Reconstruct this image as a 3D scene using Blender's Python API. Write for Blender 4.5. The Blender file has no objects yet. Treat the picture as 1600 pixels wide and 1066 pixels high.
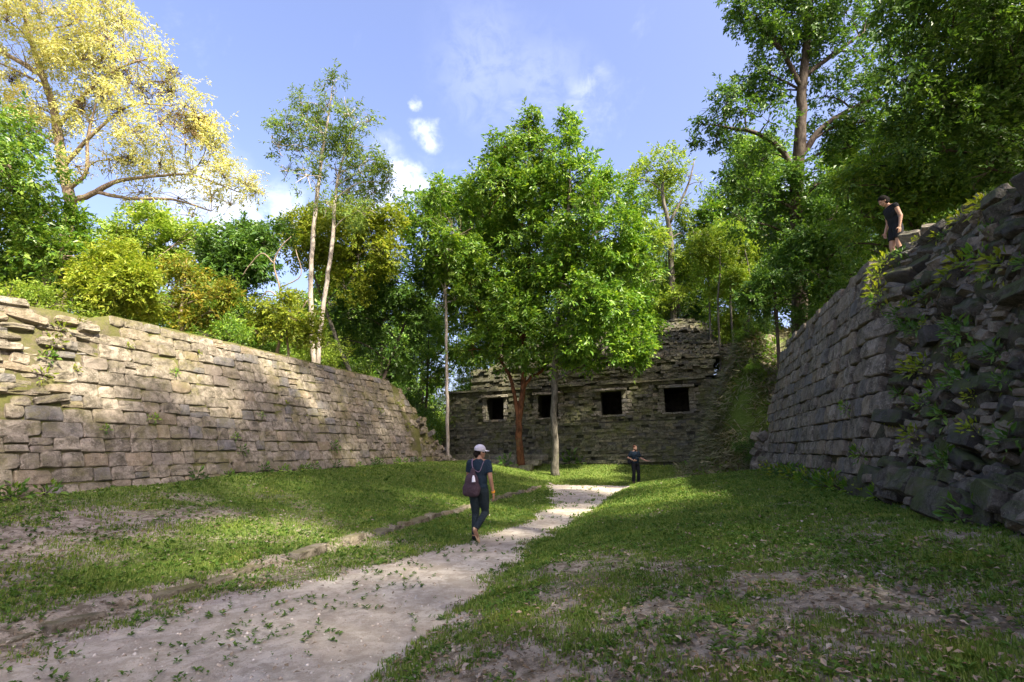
import bpy, bmesh, math, random
import numpy as np
from mathutils import Vector, Matrix, noise as mnoise
R = math.radians
random.seed(7)
rng = np.random.default_rng(11)
scn = bpy.context.scene
COL = scn.collection

# ---------------------------------------------------------------- camera, sky, sun, exposure
F = 800.0                                   # focal length in photo pixels (1600 wide): an 18 mm wide-angle
PITCH = math.atan(168 / F)
CP, SP = math.cos(PITCH), math.sin(PITCH)
CH = 1.6
cam_d = bpy.data.cameras.new('camera'); cam = bpy.data.objects.new('camera', cam_d); COL.objects.link(cam)
cam.location = (0, 0, CH); cam.rotation_euler = (math.pi / 2 + PITCH, 0, 0)
cam_d.sensor_width = 36; cam_d.lens = 18; cam_d.clip_end = 2000; cam_d.clip_start = 0.05
scn.camera = cam

SUN_EL, SUN_AZ = R(46), R(143)              # azimuth clockwise from +Y
LDIR = Vector((math.sin(SUN_AZ) * math.cos(SUN_EL), math.cos(SUN_AZ) * math.cos(SUN_EL), math.sin(SUN_EL)))
sun_d = bpy.data.lights.new('sun', 'SUN'); sun = bpy.data.objects.new('sun', sun_d); COL.objects.link(sun)
sun_d.energy = 5.0; sun_d.angle = R(1.8); sun_d.color = (1.0, 0.90, 0.74)
sun.rotation_euler = (-LDIR).to_track_quat('-Z', 'Y').to_euler()
sun.location = LDIR * 60

scn.view_settings.view_transform = 'Standard'; scn.view_settings.look = 'None'
scn.view_settings.exposure = 1.65; scn.view_settings.gamma = 1.0; scn.view_settings.use_curve_mapping = False
scn.render.engine = 'CYCLES'
cy = scn.cycles
cy.max_bounces = 6; cy.diffuse_bounces = 4; cy.glossy_bounces = 2; cy.transmission_bounces = 4; cy.transparent_max_bounces = 4
cy.caustics_reflective = False; cy.caustics_refractive = False; cy.use_denoising = True
cy.sample_clamp_indirect = 6.0

world = bpy.data.worlds.new("World"); scn.world = world; world.use_nodes = True
SKY_STRENGTH = 0.125


def nd(nt, typ, **kw):
    n = nt.nodes.new(typ)
    ins = kw.pop('ins', {})
    for k, v in kw.items(): setattr(n, k, v)
    for k, v in ins.items():
        if isinstance(v, bpy.types.NodeSocket): nt.links.new(v, n.inputs[k])
        elif v is not None: n.inputs[k].default_value = v
    return n


def mth(nt, op, a, b=None, c=None, clamp=False):
    n = nt.nodes.new('ShaderNodeMath'); n.operation = op; n.use_clamp = clamp
    for i, v in enumerate((a, b, c)):
        if v is None: continue
        if isinstance(v, bpy.types.NodeSocket): nt.links.new(v, n.inputs[i])
        else: n.inputs[i].default_value = v
    return n.outputs[0]


def sstep(nt, x, lo, hi):
    n = nt.nodes.new('ShaderNodeMapRange'); n.interpolation_type = 'SMOOTHSTEP'
    nt.links.new(x, n.inputs[0]); n.inputs[1].default_value = lo; n.inputs[2].default_value = hi
    return n.outputs[0]


def mixc(nt, f, a, b, blend='MIX'):
    n = nt.nodes.new('ShaderNodeMix'); n.data_type = 'RGBA'; n.blend_type = blend
    for i, v in ((0, f), (6, a), (7, b)):
        if isinstance(v, bpy.types.NodeSocket): nt.links.new(v, n.inputs[i])
        elif i == 0: n.inputs[i].default_value = v
        else: n.inputs[i].default_value = (*v[:3], 1)
    return n.outputs[2]


def noi(nt, vec, scale, detail=5, rough=.6, dist=0.0, dim='3D'):
    n = nt.nodes.new('ShaderNodeTexNoise'); n.noise_dimensions = dim
    nt.links.new(vec, n.inputs['Vector']); n.inputs['Scale'].default_value = scale
    n.inputs['Detail'].default_value = detail; n.inputs['Roughness'].default_value = rough
    n.inputs['Distortion'].default_value = dist
    return n.outputs[0]


def build_world():
    nt = world.node_tree; nt.nodes.clear()
    sky = nd(nt, 'ShaderNodeTexSky'); sky.sky_type = 'NISHITA'; sky.sun_disc = False
    sky.sun_elevation = SUN_EL; sky.sun_rotation = SUN_AZ
    sky.air_density = 1.0; sky.dust_density = 5.0; sky.ozone_density = 1.6
    tint = mixc(nt, 1.0, sky.outputs[0], (1.09, 1.0, 1.15), 'MULTIPLY')
    tc = nd(nt, 'ShaderNodeTexCoord')
    g = tc.outputs['Generated']
    nrm = nd(nt, 'ShaderNodeVectorMath', operation='NORMALIZE', ins={0: g}).outputs[0]
    wob = nd(nt, 'ShaderNodeTexNoise', ins={'Vector': nrm, 'Scale': 9.0, 'Detail': 6.0, 'Roughness': .6})
    off = nd(nt, 'ShaderNodeVectorMath', operation='SUBTRACT', ins={0: wob.outputs['Color'], 1: (.5, .5, .5)}).outputs[0]
    off = nd(nt, 'ShaderNodeVectorMath', operation='SCALE', ins={0: off, 'Scale': .11}).outputs[0]
    pv = nd(nt, 'ShaderNodeVectorMath', operation='ADD', ins={0: nrm, 1: off}).outputs[0]
    puff = sstep(nt, noi(nt, nrm, 22.0, 7, .62, .4), .30, .62)
    acc = None
    def rayn(u, v):
        x = (u - 800) / F; y = (533 - v) / F
        return Vector((x, CP - SP * y, SP + CP * y)).normalized()
    for u, v, rad, den in ((664, 204, .036, .6), (640, 156, .016, .35), (632, 288, .052, .75), (664, 294, .03, .6), (600, 240, .04, .25),
                           (600, 325, .06, .5), (440, 345, .09, .35), (915, 150, .06, .16), (760, 105, .14, .08), (840, 130, .13, .08), (1230, 330, .1, .5), (330, 330, .12, .5)):
        d = nd(nt, 'ShaderNodeVectorMath', operation='DISTANCE', ins={0: pv, 1: tuple(rayn(u, v))}).outputs['Value']
        m = mth(nt, 'MULTIPLY', mth(nt, 'MULTIPLY', sstep(nt, d, rad, rad * .1), puff), den)
        acc = m if acc is None else mth(nt, 'MAXIMUM', acc, m)
    wisp = noi(nt, nrm, 3.0, 7, .65, .6)
    acc = mth(nt, 'MAXIMUM', acc, mth(nt, 'MULTIPLY', sstep(nt, wisp, .55, .85), .22))
    col = mixc(nt, acc, tint, (6.6, 6.6, 6.9))
    bg = nd(nt, 'ShaderNodeBackground', ins={'Color': col, 'Strength': SKY_STRENGTH})
    out = nd(nt, 'ShaderNodeOutputWorld', ins={'Surface': bg.outputs[0]})


build_world()

# ---------------------------------------------------------------- geometry of the place
def ray(u, v):
    x = (u - 800) / F; y = (533 - v) / F
    return np.array((x, CP - SP * y, SP + CP * y))

def at(u, v, t): return np.array((0, 0, CH)) + ray(u, v) * t
def atz(u, v, z):
    r = ray(u, v); t = (z - CH) / r[2]; return np.array((0, 0, CH)) + r * t
AX = np.array((.3, .954)); PX = np.array((.954, -.3))
def W(s, p): return (-4.6 + (s - 3.43) * .3 + p * .954, 5.04 + (s - 3.43) * .954 - p * .3)
def SPc(x, y): return .3 * x + .954 * y, (x + 4.6) * .954 - (y - 5.04) * .3

def sm(x, lo, hi):
    t = np.clip((np.asarray(x, float) - lo) / (hi - lo), 0, 1); return t * t * (3 - 2 * t)

def hash2(i, j, seed):
    n = (i.astype(np.int64) * 374761393 + j.astype(np.int64) * 668265263 + seed * 974711) & 0xffffffff
    n = ((n ^ (n >> 13)) * 1274126177) & 0xffffffff
    return ((n ^ (n >> 16)) & 0xffff) / 65535.0

def vnoise(x, y, seed=0):
    x = np.asarray(x, float); y = np.asarray(y, float)
    i, j = np.floor(x), np.floor(y); fx, fy = x - i, y - j
    fx = fx * fx * (3 - 2 * fx); fy = fy * fy * (3 - 2 * fy)
    a, b, c, d = hash2(i, j, seed), hash2(i + 1, j, seed), hash2(i, j + 1, seed), hash2(i + 1, j + 1, seed)
    return (a * (1 - fx) + b * fx) * (1 - fy) + (c * (1 - fx) + d * fx) * fy

def fbm(x, y, seed=0, oct=4, gain=.5):
    s = 0; a = 1; n = 0
    for k in range(oct):
        s = s + a * vnoise(x * 2 ** k + 17.3 * k, y * 2 ** k - 9.1 * k, seed + k); n += a; a *= gain
    return s / n

PATH_L = ([-14, 0, 2.9, 4.3, 5.25, 6.4, 8.0, 9.4, 12, 15, 17.5, 20.6, 23.4, 26], [-.2, .6, .95, 1.2, 1.3, 1.8, 2.35, 2.55, 2.55, 2.35, 1.8, .95, .2, -.3])
PATH_R = ([-14, 3.5, 5.8, 7.9, 10.9, 15, 20.7, 24.9, 26], [4.0, 3.85, 3.6, 3.4, 3.42, 3.75, 4.1, 4.5, 4.6])
PATH_END = 23.6
def path_lr(s):
    s = np.asarray(s, float)
    l = np.interp(s, *PATH_L) + (fbm(s * 1.7, s * 0 + 3.1, 5) - .5) * .5 + (vnoise(s * 7, s * 0, 9) - .5) * .16
    r = np.interp(s, *PATH_R) + (fbm(s * 1.5, s * 0 + 8.1, 15) - .5) * .5 + (vnoise(s * 7, s * 0, 19) - .5) * .16
    return l, r

LB_P, LB_K, L_TOP = -6.0, .385, 4.8         # left wall: foot line, batter, top height
RB_P, RB_K, R_TOP = 9.0, .20, 5.25
def zl_base(s): return np.interp(s, [-8, 3, 7, 13, 20, 27], [.3, .5, .7, .87, .92, .92])
def zr_base(s): return np.interp(s, [-8, 5, 12, 22], [.7, .82, .87, .9])
RUB_P = ([.8, 1.6, 3.0, 4.5, 5.3, 5.85, 6.1, 7.4], [9.0, 9.3, 9.85, 10.35, 10.75, 11.3, 12.6, 20.0])

def H(x, y, micro=True):
    x = np.asarray(x, float); y = np.asarray(y, float)
    s, p = SPc(x, y)
    fl = 1 - .6 * sm(s, 26, 31)
    left = zl_base(s) * np.power(sm(.42 - p, -.05, 7.6), .8) * 1.12 + .07 * sm(.42 - p, -.06, .1)
    left = np.minimum(left, zl_base(s)) * (1 - .5 * sm(s, 27, 31))
    right = zr_base(s) * np.power(np.clip((p - 3.75) / 5.25, 0, 1), .62) * (1 - sm(s, 20, 26))
    far = .62 * sm(s, 24.5, 31.5)
    z = np.maximum(np.maximum(left, right), far)
    # mound retained by the left wall
    ml = np.interp(-p, [6.45, 8.15, 12, 40, 150], [0, 3.75, 3.9, 4.3, 6]) * (1 - sm(s, 23.6 + 0 * p, 28.5))
    z = np.where(p < -6.4, zl_base(s) * (1 - .5 * sm(s, 27, 31)) + ml, z)
    # right mound: masonry part and ruined part
    w = 1 - sm(s, 10.6, 12.4)
    mr_m = np.interp(p, [9.3, 10.35, 10.75, 12.5, 18, 40, 150], [0, 4.3, 4.64, 4.9, 5.6, 9, 18])
    mr_r = np.interp(p, [9.35, 9.7, 10.3, 10.85, 11.3, 11.9, 12.7, 16, 40, 150], [0, .5, 1.8, 3.2, 4.15, 4.75, 4.98, 5.3, 9.0, 18])
    mr_r = mr_r * np.interp(s, [4, 6, 8, 9.5, 10.5], [.70, .72, .81, .93, 1])
    mr = (w * mr_r + (1 - w) * mr_m) * (1 - sm(s, 19.6 + 1.5 * sm(p, 12, 18), 24))
    z = np.where(p > 9.25, zr_base(s) * (1 - sm(s, 20, 26)) + mr, z)
    # wooded hill to the right of and behind the ruin
    hill = 7.9 * sm(p, 5.8, 10.5) * sm(s, 24, 31) + .10 * np.clip(p - 13, 0, 60) * sm(s, 20, 30)
    back = (7.0 + .02 * np.clip(s - 40, 0, 200)) * sm(s, 34.2, 41) * sm(p, -13, -7.5)
    z = np.maximum(z, np.maximum(hill + .6 * (s > 23.5) * 0, back))
    z = np.where(p < -10, np.maximum(z, 1.2 * sm(s, 28, 36) + .03 * np.clip(s - 36, 0, 200)), z)
    if micro:
        z = z + (fbm(x * .8, y * .8, 3) - .5) * .12 * sm(np.hypot(p - 2.2, 0), 1.2, 3) + (fbm(x * 4, y * 4, 33, 3) - .5) * .035
    return z
def Hz(x, y): return float(H(np.array([x]), np.array([y]), False)[0])


# ---------------------------------------------------------------- mesh helpers
def mesh_np(name, verts, faces, uniform=4, smooth=False):
    """verts (N,3), faces (M,k) arrays"""
    me = bpy.data.meshes.new(name)
    verts = np.ascontiguousarray(verts, dtype=np.float32); faces = np.ascontiguousarray(faces, dtype=np.int32)
    k = faces.shape[1]
    me.vertices.add(len(verts)); me.vertices.foreach_set('co', verts.ravel())
    me.loops.add(faces.size); me.loops.foreach_set('vertex_index', faces.ravel())
    me.polygons.add(len(faces)); me.polygons.foreach_set('loop_start', np.arange(0, faces.size, k, dtype=np.int32))
    me.polygons.foreach_set('use_smooth', np.full(len(faces), smooth, dtype=bool))
    me.update(calc_edges=True); me.validate()
    return me


class MB:
    def __init__(self): self.v = []; self.f = []; self.n = 0
    def add(self, v, f):
        v = np.asarray(v, float); self.v.append(v); self.f += [tuple(int(i) + self.n for i in q) for q in f]; self.n += len(v)
    def box(self, c, size, rot=None, jit=0.0):
        v = np.array([(x, y, z) for x in (-.5, .5) for y in (-.5, .5) for z in (-.5, .5)]) * np.array(size)
        if jit: v = v + rng.uniform(-jit, jit, v.shape)
        if rot is not None: v = v @ np.array(rot).T
        self.add(v + np.array(c), [(0, 1, 3, 2), (4, 6, 7, 5), (0, 4, 5, 1), (2, 3, 7, 6), (0, 2, 6, 4), (1, 5, 7, 3)])
    def tube(self, pts, radii, n=8, cap=True, jit=0.0):
        pts = np.asarray(pts, float); radii = np.asarray(radii, float)
        m = len(pts); vs = []
        tan = np.gradient(pts, axis=0); tan /= np.linalg.norm(tan, axis=1)[:, None] + 1e-9
        ref = np.array((1.0, 0, 0)) if abs(tan[0][0]) < .8 else np.array((0, 1.0, 0))
        for i in range(m):
            a = np.cross(tan[i], ref); a /= np.linalg.norm(a) + 1e-9; b = np.cross(tan[i], a); ref = np.cross(a, tan[i])
            th = np.linspace(0, 2 * math.pi, n, endpoint=False)
            rr = radii[i] * (1 + (rng.uniform(-jit, jit, n) if jit else 0))
            vs.append(pts[i] + (np.cos(th) * rr)[:, None] * a + (np.sin(th) * rr)[:, None] * b)
        f = []
        for i in range(m - 1):
            for k in range(n):
                f.append((i * n + k, i * n + (k + 1) % n, (i + 1) * n + (k + 1) % n, (i + 1) * n + k))
        if cap:
            f.append(tuple(range(n - 1, -1, -1))); f.append(tuple((m - 1) * n + k for k in range(n)))
        self.add(np.concatenate(vs), f)
    def mesh(self, name, smooth=False):
        me = bpy.data.meshes.new(name)
        me.from_pydata(np.concatenate(self.v).tolist(), [], self.f)
        if smooth: me.polygons.foreach_set('use_smooth', [True] * len(me.polygons))
        me.update(); return me


def link(name, me, mat=None, parent=None, loc=None):
    o = bpy.data.objects.new(name, me); COL.objects.link(o)
    if mat is not None and me is not None and not me.materials: me.materials.append(mat)
    if parent is not None: o.parent = parent
    if loc is not None: o.location = loc
    return o

def tag(o, label=None, cat=None, group=None, kind=None):
    if label: o['label'] = label
    if cat: o['category'] = cat
    if group: o['group'] = group
    if kind: o['kind'] = kind
    return o

def empty(name, loc=(0, 0, 0), rz=0.0):
    o = bpy.data.objects.new(name, None); COL.objects.link(o); o.location = loc; o.rotation_euler = (0, 0, rz); o.empty_display_size = .2
    return o

def copy_thing(o, loc=None, rz=None, scale=None):
    c = o.copy(); COL.objects.link(c)
    for ch in o.children:
        d = ch.copy(); COL.objects.link(d); d.parent = c
        for g in ch.children:
            e = g.copy(); COL.objects.link(e); e.parent = d
    if loc is not None: c.location = loc
    if rz is not None: c.rotation_euler = (0, 0, rz)
    if scale is not None: c.scale = scale if hasattr(scale, '__len__') else (scale,) * 3
    return c

def smooth_poly(pts, k=5):
    pts = np.asarray(pts, float)
    if len(pts) < 3: return np.array([pts[0] + (pts[-1] - pts[0]) * t for t in np.linspace(0, 1, k + 1)])
    P = np.vstack([2 * pts[0] - pts[1], pts, 2 * pts[-1] - pts[-2]]); out = []
    for i in range(1, len(P) - 2):
        for t in np.linspace(0, 1, k, endpoint=False):
            a, b, c, d = P[i - 1], P[i], P[i + 1], P[i + 2]
            out.append(.5 * ((2 * b) + (-a + c) * t + (2 * a - 5 * b + 4 * c - d) * t * t + (-a + 3 * b - 3 * c + d) * t ** 3))
    out.append(pts[-1]); return np.array(out)


# ---------------------------------------------------------------- materials
def new_mat(name):
    m = bpy.data.materials.new(name); m.use_nodes = True; nt = m.node_tree; nt.nodes.clear(); return m, nt

def finish(nt, col, rough=.9, spec=.2, bump=None, bstr=.5, bdist=.02):
    b = nd(nt, 'ShaderNodeBsdfPrincipled', ins={'Roughness': rough, 'Specular IOR Level': spec})
    if isinstance(col, bpy.types.NodeSocket): nt.links.new(col, b.inputs['Base Color'])
    else: b.inputs['Base Color'].default_value = (*col, 1)
    if bump is not None:
        bn = nd(nt, 'ShaderNodeBump', ins={'Strength': bstr, 'Distance': bdist, 'Height': bump}); nt.links.new(bn.outputs[0], b.inputs['Normal'])
    o = nd(nt, 'ShaderNodeOutputMaterial', ins={'Surface': b.outputs[0]}); return b

def stone_mat(name, c_mid, c_light, c_dark, moss=(.06, .075, .025), moss_amt=.5, island=False, scale=1.0, moss_lo=.5, var=.22, spot=.6):
    m, nt = new_mat(name)
    pos = nd(nt, 'ShaderNodeNewGeometry')
    P_ = pos.outputs['Position']
    rnd = pos.outputs['Random Per Island'] if island else nd(nt, 'ShaderNodeObjectInfo').outputs['Random']
    big = noi(nt, P_, .55 * scale, 4, .55)
    mid = noi(nt, P_, 5 * scale, 8, .68, .4)
    fine = noi(nt, P_, 26 * scale, 8, .7)
    c = mixc(nt, sstep(nt, mid, .35, .62), c_dark, c_mid)
    c = mixc(nt, mth(nt, 'MULTIPLY', sstep(nt, fine, .52, .68), spot), c, c_light)
    vor = nd(nt, 'ShaderNodeTexVoronoi', ins={'Vector': P_, 'Scale': 17 * scale, 'Randomness': 1.0})
    pit = sstep(nt, vor.outputs['Distance'], .03, .26)
    pitm = mth(nt, 'MULTIPLY', mth(nt, 'SUBTRACT', 1.0, pit), sstep(nt, noi(nt, P_, 3.1 * scale, 3), .45, .65))
    c = mixc(nt, mth(nt, 'MULTIPLY', pitm, .7), c, c_dark)
    # each stone its own tone, some bluish grey
    val = mth(nt, 'ADD', mth(nt, 'MULTIPLY', rnd, var * 2), 1 - var)
    hs = nd(nt, 'ShaderNodeHueSaturation', ins={'Value': val, 'Color': c})
    r2 = mth(nt, 'FRACT', mth(nt, 'MULTIPLY', rnd, 37.7))
    c = mixc(nt, mth(nt, 'MULTIPLY', sstep(nt, r2, .80, .9), .6), hs.outputs[0], tuple(np.array((.98, 1.0, 1.04)) * np.mean(c_mid) * .6))
    r3 = mth(nt, 'FRACT', mth(nt, 'MULTIPLY', rnd, 91.3))
    c = mixc(nt, mth(nt, 'MULTIPLY', sstep(nt, r3, .7, .95), .35), c, (c_mid[0] * 1.15, c_mid[1] * 1.0, c_mid[2] * .78))
    stain = sstep(nt, noi(nt, P_, 2.3 * scale, 8, .72, .6), .46, .66)
    c = mixc(nt, mth(nt, 'MULTIPLY', stain, .62), c, tuple(np.array(c_dark) * 1.15))
    # moss
    nz = nd(nt, 'ShaderNodeSeparateXYZ', ins={0: pos.outputs['Normal']}).outputs[2]
    mo = mth(nt, 'ADD', mth(nt, 'MULTIPLY', noi(nt, P_, 1.7 * scale, 7, .7), 1.0), mth(nt, 'MULTIPLY', nz, .22))
    mo = mth(nt, 'ADD', mo, mth(nt, 'MULTIPLY', mth(nt, 'SUBTRACT', big, .5), .5))
    mo = mth(nt, 'ADD', mo, mth(nt, 'MULTIPLY', mth(nt, 'SUBTRACT', fine, .5), .5))
    mo = mth(nt, 'MULTIPLY', sstep(nt, mo, moss_lo - .04, moss_lo + .26), moss_amt)
    mc = mixc(nt, noi(nt, P_, 14, 3), moss, tuple(np.array(moss) * (1.7, 1.5, 1.3)))
    c = mixc(nt, mo, c, mc)
    hgt = mth(nt, 'ADD', mth(nt, 'MULTIPLY', mid, .7), mth(nt, 'MULTIPLY', fine, .45))
    hgt = mth(nt, 'SUBTRACT', hgt, mth(nt, 'MULTIPLY', pitm, .35))
    finish(nt, c, .93, .15, hgt, .9, .06)
    return m

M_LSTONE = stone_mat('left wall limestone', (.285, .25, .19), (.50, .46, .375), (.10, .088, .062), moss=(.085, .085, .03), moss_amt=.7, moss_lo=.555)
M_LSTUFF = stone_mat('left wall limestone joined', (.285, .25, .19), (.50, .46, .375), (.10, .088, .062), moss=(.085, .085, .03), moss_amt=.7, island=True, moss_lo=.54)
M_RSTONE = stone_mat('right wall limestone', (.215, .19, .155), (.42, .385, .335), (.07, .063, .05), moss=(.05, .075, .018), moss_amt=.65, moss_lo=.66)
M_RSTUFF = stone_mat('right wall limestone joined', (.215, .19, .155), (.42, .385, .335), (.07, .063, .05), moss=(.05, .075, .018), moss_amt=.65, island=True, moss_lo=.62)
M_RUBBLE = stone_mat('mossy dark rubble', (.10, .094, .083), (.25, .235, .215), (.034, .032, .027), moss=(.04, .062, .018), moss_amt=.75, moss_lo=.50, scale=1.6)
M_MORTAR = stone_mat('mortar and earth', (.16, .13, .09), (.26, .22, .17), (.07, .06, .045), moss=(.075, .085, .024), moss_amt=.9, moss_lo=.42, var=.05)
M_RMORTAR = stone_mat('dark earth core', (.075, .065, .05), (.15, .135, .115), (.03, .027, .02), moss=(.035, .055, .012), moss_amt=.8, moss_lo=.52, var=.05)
M_TEMPLE = stone_mat('mossy temple stone', (.18, .175, .125), (.44, .43, .36), (.07, .07, .045), moss=(.085, .105, .03), moss_amt=.85, island=True, moss_lo=.50, spot=.5)
M_TCORE = stone_mat('temple core', (.10, .095, .065), (.22, .20, .16), (.04, .04, .027), moss=(.035, .046, .014), moss_amt=.85, moss_lo=.45, var=.05)
M_ROOF = stone_mat('temple roof stone', (.19, .18, .135), (.36, .34, .28), (.08, .075, .05), moss=(.065, .085, .025), moss_amt=.75, island=True, moss_lo=.52)
M_JAMB = stone_mat('pale jamb stone', (.27, .255, .205), (.46, .44, .375), (.12, .11, .085), moss=(.075, .085, .035), moss_amt=.6, moss_lo=.54, scale=2.0)
M_DARK = stone_mat('inner room dark stone', (.07, .065, .055), (.12, .11, .10), (.03, .03, .025), moss_amt=.1, var=.02)  # inner rooms coloured darker than the rest of the temple
M_STEP = stone_mat('step stone', (.28, .26, .18), (.45, .42, .33), (.12, .115, .08), moss=(.08, .09, .03), moss_amt=.7, moss_lo=.55)

def ground_mat():
    m, nt = new_mat('ground earth and turf')
    P_ = nd(nt, 'ShaderNodeNewGeometry').outputs['Position']
    g = nd(nt, 'ShaderNodeAttribute', attribute_name='grassy').outputs['Fac']
    big = noi(nt, P_, 1.1, 6, .65); mid = noi(nt, P_, 7, 7, .7); fine = noi(nt, P_, 45, 6, .7)
    dirt = mixc(nt, sstep(nt, mid, .40, .58), (.16, .13, .09), (.37, .32, .25))
    dirt = mixc(nt, mth(nt, 'MULTIPLY', sstep(nt, fine, .58, .72), .6), dirt, (.47, .42, .35))
    dirt = mixc(nt, mth(nt, 'MULTIPLY', sstep(nt, noi(nt, P_, 24, 4, .6), .56, .7), .6), dirt, (.10, .08, .05))
    pth = nd(nt, 'ShaderNodeAttribute', attribute_name='trodden').outputs['Fac']
    pth = sstep(nt, mth(nt, 'ADD', pth, mth(nt, 'MULTIPLY', mth(nt, 'SUBTRACT', mid, .5), 1.0)), .25, .75)
    dirt = mixc(nt, pth, dirt, mixc(nt, sstep(nt, mid, .4, .7), (.46, .405, .35), (.33, .275, .215)))
    grit = sstep(nt, noi(nt, P_, 80, 4, .65), .54, .66)
    dirt = mixc(nt, mth(nt, 'MULTIPLY', grit, .6), dirt, (.11, .10, .055))
    turf = mixc(nt, sstep(nt, noi(nt, P_, 18, 6, .7), .35, .68), (.065, .10, .016), (.14, .19, .035))
    turf = mixc(nt, mth(nt, 'MULTIPLY', sstep(nt, fine, .55, .75), .5), turf, (.20, .185, .085))
    f = mth(nt, 'ADD', g, mth(nt, 'MULTIPLY', mth(nt, 'SUBTRACT', mid, .5), 1.1))
    f = mth(nt, 'ADD', f, mth(nt, 'MULTIPLY', mth(nt, 'SUBTRACT', fine, .5), 1.3))
    f = mth(nt, 'ADD', f, mth(nt, 'MULTIPLY', mth(nt, 'SUBTRACT', noi(nt, P_, 17, 5, .7), .5), 1.2))
    f = mth(nt, 'ADD', f, mth(nt, 'MULTIPLY', mth(nt, 'SUBTRACT', big, .5), .5))
    c = mixc(nt, sstep(nt, f, .42, .66), dirt, turf)
    hgt = mth(nt, 'ADD', mth(nt, 'MULTIPLY', mid, .6), mth(nt, 'MULTIPLY', fine, .6))
    finish(nt, c, .95, .1, hgt, .9, .05)
    return m

def path_mat():
    m, nt = new_mat('trodden limestone path')
    P_ = nd(nt, 'ShaderNodeNewGeometry').outputs['Position']
    big = noi(nt, P_, .9, 6, .6, .3); mid = noi(nt, P_, 6, 8, .7); fine = noi(nt, P_, 60, 6, .75)
    c = mixc(nt, sstep(nt, big, .32, .68), (.47, .41, .33), (.62, .57, .475))
    c = mixc(nt, mth(nt, 'MULTIPLY', sstep(nt, mid, .44, .60), .7), c, (.34, .29, .225))
    c = mixc(nt, mth(nt, 'MULTIPLY', sstep(nt, noi(nt, P_, 2.0, 7, .68, .6), .46, .60), .6), c, (.33, .285, .22))
    c = mixc(nt, mth(nt, 'MULTIPLY', sstep(nt, fine, .55, .72), .6), c, (.62, .57, .52))
    c = mixc(nt, mth(nt, 'MULTIPLY', sstep(nt, noi(nt, P_, 33, 5, .7), .58, .70), .7), c, (.20, .165, .125))
    grit = sstep(nt, noi(nt, P_, 110, 3, .6), .60, .70)
    c = mixc(nt, mth(nt, 'MULTIPLY', grit, .55), c, (.14, .115, .085))
    hgt = mth(nt, 'ADD', mth(nt, 'MULTIPLY', mid, .5), mth(nt, 'MULTIPLY', fine, .5))
    finish(nt, c, .95, .1, hgt, 1.0, .05)
    return m

def leaf_mat(name, cols, trans=.38, rough=.5, tboost=(1.25, 1.2, .6), spec=.25, big_var=.35):
    m, nt = new_mat(name)
    geo = nd(nt, 'ShaderNodeNewGeometry')
    r = geo.outputs['Random Per Island']
    ramp = nd(nt, 'ShaderNodeValToRGB', ins={'Fac': r})
    el = ramp.color_ramp.elements
    el[0].position = 0; el[0].color = (*cols[0], 1); el[1].position = 1; el[1].color = (*cols[-1], 1)
    for i, c in enumerate(cols[1:-1]):
        e = el.new((i + 1) / (len(cols) - 1)); e.color = (*c, 1)
    oi = nd(nt, 'ShaderNodeObjectInfo').outputs['Random']
    bigv = noi(nt, geo.outputs['Position'], .55, 3, .6)
    v = mth(nt, 'ADD', mth(nt, 'MULTIPLY', mth(nt, 'SUBTRACT', bigv, .5), big_var * 3), 1.0)
    v = mth(nt, 'MULTIPLY', v, mth(nt, 'ADD', .85, mth(nt, 'MULTIPLY', oi, .3)))
    c = nd(nt, 'ShaderNodeHueSaturation', ins={'Value': v, 'Color': ramp.outputs[0]}).outputs[0]
    fresh = mth(nt, 'MULTIPLY', sstep(nt, noi(nt, geo.outputs['Position'], 1.1, 4, .6), .50, .68), .4)
    c = mixc(nt, fresh, c, mixc(nt, 1.0, c, (1.55, 1.22, .9), 'MULTIPLY'))
    b = nd(nt, 'ShaderNodeBsdfPrincipled', ins={'Base Color': c, 'Roughness': rough, 'Specular IOR Level': spec})
    tcol = mixc(nt, 1.0, c, tboost, 'MULTIPLY')
    t = nd(nt, 'ShaderNodeBsdfTranslucent', ins={'Color': tcol})
    mx = nd(nt, 'ShaderNodeMixShader', ins={0: trans, 1: b.outputs[0], 2: t.outputs[0]})
    nd(nt, 'ShaderNodeOutputMaterial', ins={'Surface': mx.outputs[0]})
    return m

L_GREEN = leaf_mat('leaf mid green', [(.06, .155, .016), (.125, .25, .024), (.235, .345, .040)], trans=.36, rough=.42, spec=.45)
L_DEEP = leaf_mat('leaf deep green', [(.045, .115, .018), (.075, .165, .024), (.13, .23, .034)], trans=.36, rough=.42, spec=.4)
L_LIGHT = leaf_mat('leaf light green', [(.13, .23, .026), (.20, .30, .036), (.29, .37, .06)], trans=.42)
L_LIME = leaf_mat('leaf lime green', [(.13, .21, .018), (.21, .27, .025), (.29, .32, .04)], trans=.42)
L_YELLOW = leaf_mat('leaf pale yellow', [(.36, .38, .08), (.49, .48, .16), (.58, .56, .27)], trans=.4, tboost=(1.1, 1.12, .9), big_var=.2)
L_DRY = leaf_mat('dry brown tufts', [(.07, .045, .02), (.12, .075, .03), (.09, .085, .03)], trans=.15)
L_GREY = leaf_mat('leaf grey green', [(.10, .18, .035), (.15, .23, .045), (.20, .28, .06)], trans=.4)
L_RUST = leaf_mat('leaf with rusty tints', [(.12, .20, .025), (.22, .27, .03), (.30, .23, .03)], trans=.4)
G_BLADE = leaf_mat('turf blades', [(.075, .145, .020), (.13, .205, .034), (.21, .25, .075)], trans=.32, rough=.6, spec=.15, big_var=.25)
G_WEED = leaf_mat('low weeds', [(.05, .12, .018), (.08, .165, .024), (.12, .20, .035)], trans=.3, rough=.6, spec=.15)
G_DRY = leaf_mat('dry grass', [(.17, .165, .095), (.25, .235, .14), (.12, .15, .05)], trans=.2, rough=.8, spec=.1)
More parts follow.
